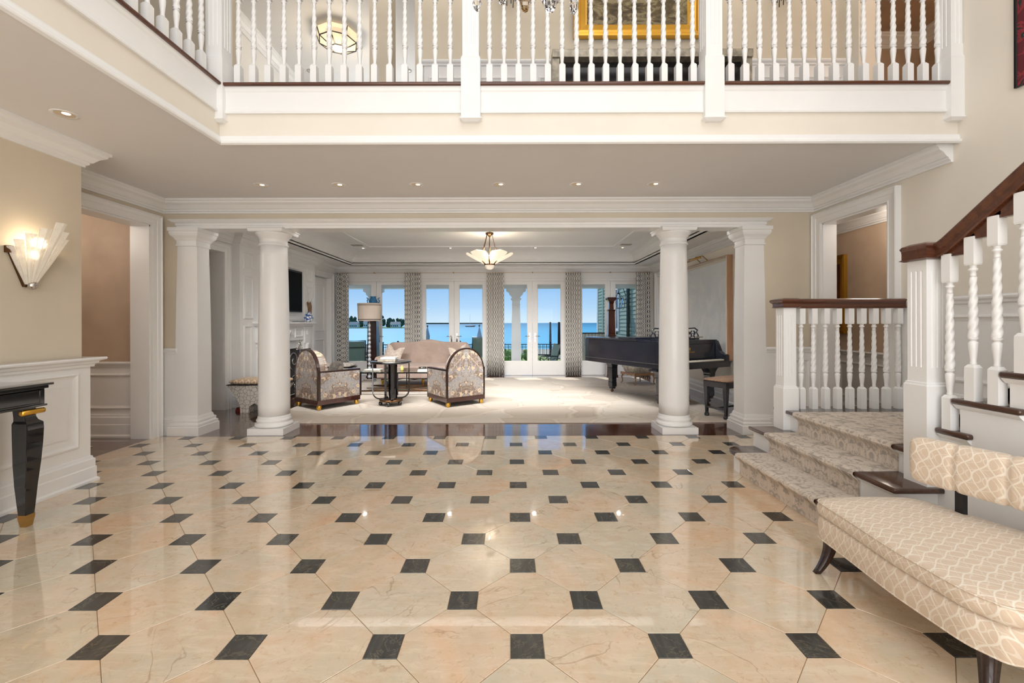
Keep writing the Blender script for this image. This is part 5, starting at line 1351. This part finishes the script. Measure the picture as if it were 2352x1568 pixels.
def pleg(x, y, nm='leg'):
    L = bpy.data.objects.new(nm, None); COL.objects.link(L); L.parent = pn; L.location = (x, y, 0)
    arc = [(.20 - .13 * math.sin(u), .66 - .12 + .0 + .12 * math.cos(u) * 1) for u in [PI / 2 * i / 8 for i in range(9)]]
    prof = [(.20, .66), (.20, .63), (.17, .628)] + [(.17 - .10 * math.sin(u * PI / 2), .628 - .12 * (1 - math.cos(u * PI / 2))) for u in [i / 8 for i in range(1, 9)]] + [(.075, .50), (.068, .495), (.058, .22), (.062, .21), (.062, .12), (.048, .105), (.045, .07)]
    Ls = []
    for hw, z in prof: Ls.append([(-hw, -min(hw, .085), z), (hw, -min(hw, .085), z), (hw, min(hw, .085), z), (-hw, min(hw, .085), z)])
    MB().loops(Ls, True, True).obj('post', PIANO, L, bevel=.004)
    MB().lathe([(.012, .03), (.014, .075)], n=8).tube([(-.018, .01, .028), (.018, .01, .028)], .028, 14).obj('caster', BRONZE, L)
pleg(.14, .30); pleg(1.33, .30); pleg(.55, 2.02)
ly = MB().box(.66, .70, .42, .46, .14, .66).box(.80, .84, .42, .46, .14, .66).box(.60, .90, .36, .50, .08, .15)
ly.tube([(.68, .47, .60), (.75, .85, .64)], .012, 6); ly.obj('pedal_lyre', PIANO, pn, bevel=.004)
for k in range(3): MB().box(.675 + .06 * k, .705 + .06 * k, .25, .37, .06, .072).obj('pedal', BRASS, pn, bevel=.003)
cu = bpy.data.curves.new('lettering', 'FONT'); cu.body = 'STEINWAY & SONS'; cu.size = .030; cu.extrude = .0006; cu.align_x = 'CENTER'
tmp = bpy.data.objects.new('tmp', cu); COL.objects.link(tmp); dg_ = bpy.context.evaluated_depsgraph_get(); me = bpy.data.meshes.new_from_object(tmp.evaluated_get(dg_)); bpy.data.objects.remove(tmp)
me.materials.clear(); me.materials.append(GOLD); o = bpy.data.objects.new('lettering', me); COL.objects.link(o); o.parent = pn; o.location = (.75, .2385, .915); o.rotation_euler = (PI / 2, 0, 0)
em = MB()
for s_ in (-1, 1): em.tube([(.75 + s_ * .004, .238, .955), (.75 + s_ * .018, .238, .965), (.75 + s_ * .012, .238, .985), (.75 + s_ * .02, .238, 1.0)], .0028, 5)
em.tube([(.735, .238, .958), (.765, .238, .958)], .002, 5); em.tube([(.75, .238, .962), (.75, .238, 1.0)], .0015, 5); em.obj('lyre_emblem', GOLD, pn)
def at_piano(lx, ly_, z): return (2.575 + lx * math.cos(th) - ly_ * math.sin(th), 6.95 + lx * math.sin(th) + ly_ * math.cos(th), z)
for k in range(2):
    book(at_piano(1.38 - .02 * k, .62, .014 + 1.131 + .026 * k), .22, .17, .024, th + .1 * k, ('lower' if k == 0 else 'upper') + ' thin music book beside the fretwork desk on the piano', SILVERL if k else PAPER, 'music books on the piano')
# bench
pb = thing('piano_bench', 'black piano bench with a brown needlepoint seat, partly behind the pilaster', 'bench', (3.12 + .36, 6.62 + .10, .014), math.radians(27))
bw, bd = .42, .20
MB().box(-bw, bw, -bd, bd, .46, .545).obj('frame', PIANO, pb, bevel=.004)
MB().cushion((0, 0, .565), bw + .012, bd + .012, .032, 12, puff=.4).obj('seat', NEEDLE, pb)
for sx_ in (-1, 1):
    for sy_ in (-1, 1):
        MB().loops([[(-h, -h, z), (h, -h, z), (h, h, z), (-h, h, z)] for z, h in ((0, .024), (.03, .028), (.055, .018), (.10, .019), (.36, .030), (.46, .034), (.54, .034))], True, True).obj('leg', PIANO, pb, (sx_ * (bw - .035), sy_ * (bd - .035), 0), bevel=.003)
MB().box(-bw + .04, bw - .04, -.012, .012, .13, .155).box(-bw + .02, -bw + .045, -bd + .04, bd - .04, .13, .155).box(bw - .045, bw - .02, -bd + .04, bd - .04, .13, .155).obj('stretcher', PIANO, pb)

# ------------------------------------------------------------------ pictures
def picture(name, label, O, U, N, w, h, fw, art, fm, dep=.05, liner=None):
    t = thing(name, label, 'picture', O); U_, N_ = Vector(U), Vector(N)
    if abs(N_.x) > .5: t.rotation_euler = (0, 0, PI / 2 if N_.x > 0 else -PI / 2)
    # built in local axes: x along the wall, -y out of the wall
    MB().frame((0, 0, 0), X, Z, NY, -w / 2, w / 2, -h / 2, h / 2, [(0, 0), (0, dep), (fw * .15, dep * 1.1), (fw * .3, dep * .7), (fw * .45, dep * .8), (fw * .55, dep * .55), (fw * .9, dep * .45), (fw, dep * .3), (fw, 0)]).obj('frame', fm, t)
    MB().box(-w / 2 + fw - .005, w / 2 - fw + .005, -dep * .28, -.002, -h / 2 + fw - .005, h / 2 - fw + .005).obj('canvas', art, t)
    return t
picture('sea_painting', 'stormy sea painting in a broad gilt frame on the upper landing', (.755 + .755, 5.085, 4.80 + .55), X, NY, 1.50, 1.10, .16, SEASC, GOLD, .07)
rp_ = picture('relief_painting', 'large white textured painting in a deep wooden frame above the piano', (3.975, 8.90, 1.72), Y, NX, 2.42, 1.86, .07, RELIEF, plain('pale_frame', srgb(214, 204, 190), .5, .05), .10)
MB().frame((0, 0, 0), X, Z, NY, -1.225, 1.225, -.945, .945, [(0, 0), (0, .092), (.014, .092), (.014, 0)]).obj('frame_side', FRAMEW, rp_)
picture('gilt_painting', 'dark painting in a gilt frame in the passage on the right', (5.098, 7.15, 1.88), Y, NX, 1.3, 1.20, .13, PORT, GOLD, .05)
picture('red_textile', 'edge of a crimson patterned textile picture high on the right wall', (4.015, 2.85, 4.05), Y, NX, 1.12, 1.5, .012, REDART, IRON, .02)
pl_ = thing('picture_light', 'slim brass picture light above the white painting', 'picture light', (3.97, 8.75, 2.72))
MB().tube([(-.24, -.35, 0.0), (-.24, .35, 0.0)], .016, 10).obj('shade', BRASS, pl_)
MB().tube([(0, -.12, -.02), (-.10, -.12, .07), (-.24, -.12, .04), (-.24, -.12, .01)], .008, 6).tube([(0, .20, -.02), (-.10, .20, .07), (-.24, .20, .04), (-.24, .20, .01)], .008, 6).tube([(-.10, -.12, .07), (-.10, .20, .07)], .007, 6).obj('arm', BRASS, pl_)
# mirrored console upstairs
uc = thing('console_table', 'worn silver-leaf console with smoked mirror panels on the upper landing', 'console table', (1.55, 4.85, ZU))
MB().box(-1.08, 1.08, -.22, .22, .72, .80).box(-1.08, 1.08, -.22, .22, .80, .805).obj('table_top', SILVERL, uc, bevel=.004)
for x in (-1.04, 1.04): MB().box(x - .04, x + .04, -.20, .20, 0, .72).obj('leg', SILVERL, uc, bevel=.004)
MB().box(-1.0, 1.0, -.12, -.10, .06, .72).obj('mirror_panel', MIRROR, uc); MB().box(-1.0, 1.0, -.16, .2, .0, .06).obj('bottom_rail', SILVERL, uc)

# ------------------------------------------------------------------ curtains
def curtain(px0, px1, label, y=11.80):
    x0_, x1_ = (px0 - 1170) * y / 990, (px1 - 1170) * y / 990; n = 110; folds = 6.5
    t = thing('curtain', label, 'curtain', ((x0_ + x1_) / 2, y, 0), 0); hw = (x1_ - x0_) / 2
    L = []
    for z, sc_, am in ((.012, 1.0, 1.0), (.6, .99, 1.0), (1.6, .98, .95), (2.5, .98, .85), (2.68, .97, .7), (2.74, .94, .5), (2.82, 1.0, .55)):
        L.append([((-hw + 2 * hw * i / n) * sc_, .045 * am * math.sin(2 * PI * folds * i / n + .3 * math.sin(z * 2)) + .012 * math.sin(17 * i / n + z), z) for i in range(n + 1)])
    o = MB().loops(L, False, False, True).obj('panel', CURT, t); sd = o.modifiers.new('thick', 'SOLIDIFY'); sd.thickness = .004
    m = MB()
    for k in range(7): m.tube([(-hw * .94 + 2 * hw * .94 * k / 6, .018 * math.cos(a), 2.835 + .018 * math.sin(a)) for a in [i * PI / 5 for i in range(10)]], .003, 4, closed=True)
    m.obj('ring', BRASS, t); return t
for a, b, l_ in ((772, 800, 'narrow trellis curtain at the far left of the garden doors'), (929, 967, 'trellis curtain behind the left end of the sofa'), (1118, 1158, 'trellis curtain in the middle, right of the sofa'), (1299, 1335, 'trellis curtain just left of the piano tail'), (1461, 1493, 'trellis curtain at the far right behind the piano')):
    curtain(a, b, l_)
rd = thing('curtain_rod', 'thin pale curtain rod running above all the garden doors', 'curtain rod', (-.43, 11.80, 2.835))
MB().tube([(-4.35, 0, 0), (4.35, 0, 0)], .009, 8).obj('rod', SHADE, rd)
for x in (-3.27, -1.1, 1.07, 3.2): MB().tube([(x, .14, .0), (x, 0, 0)], .008, 6).lathe([(.001, -.02), (.02, 0), (.001, .02)], (x, -.01, 0), 8).obj('bracket', BRASS, rd)

# ------------------------------------------------------------------ outside: porch, terrace, garden
pf = struct(box(-9, 9, 12.15, 14.2, -.16, -.06), 'terrace_porch', STONE)
struct(box(-9, 9, 14.2, 17.7, -.5, -.40), 'terrace', STONE)
struct(box(-9, 4.0, 13.1, 13.5, 2.52, 2.95), 'porch_beam', WHITE); struct(box(-9, 6.4, 12.15, 13.6, 2.95, 3.05), 'porch_ceiling', WHITE)
def porch_column(x, label):
    t = thing('porch_column', label, 'column', (x, 13.3, -.06)); q4 = dict(n=4, a0=PI / 4)
    MB().lathe([(.19, 0), (.19, .10), (.16, .16), (.15, .2)], **q4).obj('base', WHITE, t)
    MB().lathe([(.15, .2), (.148, 1.0), (.118, 2.05), (.128, 2.06), (.128, 2.09), (.118, 2.10), (.118, 2.2), (.16, 2.24), (.16, 2.27)], **q4).obj('shaft', WHITE, t)
    m = MB()
    for s_ in (-1, 1): m.prism([(0, 2.27), (s_ * .12, 2.27), (s_ * .14, 2.33), (s_ * .20, 2.38), (s_ * .22, 2.45), (s_ * .30, 2.49), (s_ * .30, 2.58), (0, 2.58)], 'y', -.10, .10)
    m.obj('bracket', WHITE, t)
porch_column(.205, 'square white porch column seen through the middle garden door')
porch_column(-4.18, 'white porch column with a scrolled bracket behind the floor lamp')
rlg = thing('terrace_railing', 'black iron terrace railing with slim bars beyond the garden doors', 'railing', (0, 17.4, -.4))
MB().box(-7, 6, -.02, .02, .97, 1.0).box(-7, 6, -.012, .012, .08, .10).obj('rail', IRON, rlg)
pr = None
for k in range(92):
    x = -6.9 + .14 * k
    if pr is None: pr = box(-.007, .007, -.007, .007, 0, .97).obj('bar', IRON, rlg, (x, 0, 0))
    else: kid(pr, rlg, (x, 0, 0))
for x in (-4.5, -2.0, 1.0, 3.4): MB().box(-.035, .035, -.035, .035, 0, 1.05).lathe([(.001, 1.05), (.03, 1.06), (.045, 1.10), (.03, 1.14), (.001, 1.15)], n=12).obj('post', IRON, rlg, (x, 0, 0))
fp = thing('picket_fence', 'distant row of thin dark pickets along the sea edge', 'fence', (0, 30, -1.0))
m = MB()
for k in range(200): m.box(-12 + .13 * k - .01, -12 + .13 * k + .01, -.01, .01, 0, .95 + (.08 if k % 6 == 0 else 0))
m.box(-12, 14, -.01, .01, .75, .78); m.obj('picket', IRON, fp)['kind'] = 'stuff'
gz = struct(box(-40, 40, 17.7, 33, -1.1, -1.0), 'lawn', LAWN)
struct(box(-60, 60, 33, 60, -2.6, -2.2), 'beach', SAND)
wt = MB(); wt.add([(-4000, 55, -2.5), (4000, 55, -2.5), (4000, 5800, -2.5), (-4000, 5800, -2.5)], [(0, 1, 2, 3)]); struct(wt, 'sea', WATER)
def blob(mb, c, r, seed, n=2, sq=.8):
    import bmesh
    bm = bmesh.new(); bmesh.ops.create_icosphere(bm, subdivisions=n, radius=1.0); rr = random.Random(seed)
    b = len(mb.v)
    for v in bm.verts:
        k = 1 + rr.uniform(-.22, .22); mb.v.append((c[0] + v.co.x * r * k, c[1] + v.co.y * r * k, c[2] + v.co.z * r * k * sq))
    mb.f += [tuple(b + v.index for v in f.verts) for f in bm.faces]; mb.sm += [False] * len(bm.faces); bm.free(); return mb
for i, (px, yy, r_, zt_) in enumerate(((1172, 18.4, .32, .3), (1206, 18.3, .28, .2), (1160, 19.0, .30, .1))):
    m = MB()
    for k in range(26): blob(m, (R.uniform(-r_, r_), R.uniform(-r_, r_) * .6, R.uniform(0, .9)), .15, k + i * 50, 1)
    o = m.obj('shrub', LEAF, None, ((px - 1170) * yy / 990, yy, -1.0 + .35)); tag(o, ('bright green shrub left of the porch column foot', 'bright green shrub right of the porch column foot', 'smaller green shrub at the left edge of the middle garden door')[i], 'shrub')
def patio_chair(x, y, rz, label, z=-.06):
    t = thing('patio_chair', label, 'chair', (x, y, z), rz, None)
    MB().box(-.27, .27, -.25, .27, .40, .44).obj('seat', SLING, t)
    MB().prism([(.23, .42), (.26, .42), (.40, .98), (.37, .98)], 'x', -.26, .26).obj('back', SLING, t)
    m = MB()
    m.tube([(-.28, .25, .0), (-.28, .25, .42), (-.28, .40, 1.0), (.28, .40, 1.0), (.28, .25, .42), (.28, .25, 0)], .022, 8)
    for s_ in (-1, 1):
        m.tube([(s_ * .28, .30, .64), (s_ * .30, -.22, .66), (s_ * .28, -.26, .60), (s_ * .28, -.26, 0)], .02, 8); m.tube([(s_ * .28, .25, .42), (s_ * .28, -.26, .42)], .016, 6)
        m.tube([(s_ * .28, .24, .10), (s_ * .28, 0, .30), (s_ * .28, -.24, .10)], .012, 6); m.tube([(s_ * .28, .24, .60), (s_ * .28, 0, .45), (s_ * .28, -.24, .60)], .010, 6)
    m.tube([(-.27, .37, .80), (.27, .37, .80)], .02, 6); m.obj('frame', GREEND, t)
patio_chair(-4.65, 13.0, math.radians(200), 'patio chair with green sling seen side on, at the far left door')
patio_chair(-4.85, 15.4, math.radians(8), 'patio chair turned to the sea, left of the lamp pole', -.25)
patio_chair(-.90, 13.4, math.radians(0), 'patio chair half hidden behind the right floral armchair', .0)
patio_chair(1.10, 13.25, math.radians(-75), 'patio chair in profile at the right of the middle garden doors', -.2)
tb = thing('patio_table', 'pale topped patio table outside, left of the piano', 'table', (1.75, 14.6, -.40))
MB().box(-.45, .45, -.45, .45, .66, .70).obj('table_top', STONE, tb)
for sx_ in (-1, 1):
    for sy_ in (-1, 1): MB().box(sx_ * .4 - .02, sx_ * .4 + .02, sy_ * .4 - .02, sy_ * .4 + .02, 0, .66).obj('leg', IRON, tb)
def parasol(px, y, top, label):
    t = thing('parasol', label, 'parasol', ((px - 1170) * y / 990, y, -1.0))
    MB().lathe([(.22, 0), (.22, .06), (.03, .08), (.025, top)], n=14).obj('pole', FRAMEW, t)
    MB().lathe([(.05, .75), (.17, .80), (.10, top * .62), (.13, top * .78), (.03, top - .05), (.02, top)], n=9, smooth=False).obj('canopy', SLING if False else plain('pale_blue_canvas', srgb(150, 164, 186), .8, .1), t)
    MB().lathe([(.001, top), (.04, top + .03), (.04, top + .10), (.001, top + .13)], n=10).obj('finial', GREEND, t)
parasol(982, 24, 2.22, 'closed blue-grey parasol at the left of the second garden door pair')
parasol(1101, 22, 2.25, 'closed blue-grey parasol above the right end of the sofa')
for px, w_, l_ in ((1264, .14, 'left of the two dark mooring piles in the sea'), (1284, .17, 'right of the two dark mooring piles in the sea')):
    o = MB().lathe([(w_, -3.6), (w_ * .85, 0), (w_ * .7, 1.50), (.001, 1.53)], n=12).obj('mooring_pile', PILE, None, ((px - 1170) * 45 / 990, 45, 0.0)); tag(o, l_, 'post', 'mooring piles')
bt = thing('sailboat', 'tiny sailboat at anchor on the horizon', 'boat', (-36.4, 400, -2.5))
MB().loops([[(-4, 0, .2), (0, -.9, .2), (4, 0, .2), (0, .9, .2)], [(-5, 0, 1.2), (0, -1.3, 1.1), (5.4, 0, 1.5), (0, 1.3, 1.1)]], True, True).obj('hull', IRON, bt)
MB().tube([(0, 0, 1), (0, 0, 12)], .12, 6).tube([(-3.5, 0, 2.4), (0, 0, 2.2)], .12, 6).obj('mast', PAPER, bt)
# far shore with trees and houses
sh_l = struct(box(-260, -82, 330, 380, -3, -2.0), 'far_shore', LAWN)
nth = ['leftmost', 'second', 'third', 'fourth', 'fifth', 'sixth', 'seventh', 'eighth']
cnt = [0, 0]
for i in range(20):
    x = -158 + i * 3.9; sp_ = 0 if x < -111 else 1
    if x < -134 or x > -84: continue
    hgt = (8.6 if x < -118 else 6.6 if x > -100 else 7.8) * R.uniform(.8, 1.1) + (2.6 if -116 < x < -104 else 0)
    m = MB(); yy = 350 + 9 * (i % 2)
    for k in range(7): blob(m, (-1.5 + 1.5 * (k % 3), 0, hgt * (.25 + .11 * k)), 2.1 - .12 * k, i * 9 + k, 1, 1.1)
    m.tube([(0, 0, 0), (0, 0, hgt * .5)], .3, 5)
    tag(m.obj('shore_tree', FARTREE, None, (x, yy, -2.0)), nth[cnt[sp_]] + ' of the dark far-shore trees ' + ('left of the floor lamp shade' if sp_ == 0 else 'between the lamp shade and the sofa curtain'), 'tree', 'trees on the far shore'); cnt[sp_] += 1
for i, (x, w_, h_, l_) in enumerate(((-122.5, 7, 2.6, 'long grey-roofed house on the far shore left of the floor lamp'), (-103, 4, 3.0, 'white house at the waterline seen in the second door leaf'), (-90, 7, 2.5, 'long pale house on the far shore beside the second curtain'), (-113, 3.5, 3.4, 'small white house half hidden by the lamp shade'))):
    t = thing('shore_house', l_, 'house', (x, 341, -2.0)); MB().box(-w_ / 2, w_ / 2, -2, 2, 0, h_).obj('wall', PAPER, t)
    MB().prism([(-2.4, h_), (2.4, h_), (0, h_ + 2)], 'x', -w_ / 2 - .4, w_ / 2 + .4).obj('roof', SILVERL, t)
    pw = None
    for k in range(int(w_ / 1.5)):
        p_ = (-w_ / 2 + .8 + 1.5 * k, -2.05, h_ * .5)
        pw = box(-.4, .4, -.03, .03, -.6, .6).obj('window', MIRROR, t, p_) if pw is None else kid(pw, t, p_)
struct(box(-330, -50, 1500, 1560, -3, 1.9), 'far_headland', FARTREE)
# neighbouring wing with green clapboards
wg = thing('house_wing', 'green clapboard wing of the house seen through the right garden doors', 'building', (4.0, 0, 0))
box(0, .3, 12.62, 19.4, -.4, 4.2).obj('wall', GREEN, wg)
sb = None; z = -.3; exp_ = .135
while z < 4.0:
    if sb is None:
        sb = MB().prism([(-.012, 0), (-.030, 0), (-.004, exp_ + .02), (.002, exp_ + .02)], 'y', 12.62, 19.4)
        # profile points are (x,z): sweep along y
        sb = sb.obj('clapboard', GREEN, wg, (0, 0, z))
    else: kid(sb, wg, (0, 0, z))
    z += exp_
box(-.05, .02, 19.3, 19.5, -.4, 4.2).obj('corner_board', WHITE, wg); box(-.045, .01, 18.2, 18.42, -.4, 4.2).obj('corner_board', GREEN, wg)
MB().tube([(-.09, 14.2, -.4), (-.09, 14.2, 4.0)], .055, 10).obj('downspout', GREEND, wg)
wnd = bpy.data.objects.new('window', None); COL.objects.link(wnd); wnd.parent = wg; wnd.location = (-.02, 16.1, 1.9)
MB().frame((0, 0, 0), Y, Z, NX, -.5, .5, -.75, .85, [(0, 0), (0, .04), (.09, .04), (.09, 0)]).obj('frame', WHITE, wnd); box(-.012, -.006, -.42, .42, -.67, .77).obj('pane', MIRROR, wnd)
ln = thing('lantern', 'black wall lantern on a curled bracket against the green clapboards', 'lantern', (3.72, 14.7, 2.16))
LG = glass('lantern_glass', (.9, .95, .95, 1), .02, 1.3)
MB().lathe([(.07, -.20), (.14, .12)], n=4, a0=PI / 4, cap=False).obj('glass', LG, ln)
m = MB()
for k in range(4):
    a = PI / 4 + k * PI / 2; m.tube([(.10 * math.cos(a), .10 * math.sin(a), -.21), (.20 * math.cos(a), .20 * math.sin(a), .12), (.04 * math.cos(a), .04 * math.sin(a), .28)], .009, 5)
m.lathe([(.08, -.225), (.08, -.205)], n=4, a0=PI / 4).lathe([(.15, .115), (.155, .13)], n=4, a0=PI / 4, cap=False).lathe([(.05, .27), (.03, .31), (.012, .33), (.02, .36), (.001, .39)], n=10)
m.tube([(.0, 0, .38), (-.02, 0, .46), (.06, 0, .52), (.16, 0, .48), (.20, 0, .36), (.24, 0, .25)], .012, 6).tube([(.24, 0, .26), (.2, 0, -.2), (.14, 0, -.26), (.12, 0, -.20), (.16, 0, -.17)], .010, 6); m.obj('frame', IRON, ln)
sfn = thing('screen_fence', 'weathered board fence by the green wing', 'fence', (2.9, 15.5, -.4)); bb = None
for k in range(16):
    bb = box(-.055, .055, -.01, .01, 0, 1.46).obj('board', SILVERL, sfn, (-.9 + .12 * k, 0, 0)) if bb is None else kid(bb, sfn, (-.9 + .12 * k, 0, 0))
box(-1.0, 1.0, -.03, .03, 1.46, 1.50).obj('cap_rail', PILE, sfn)
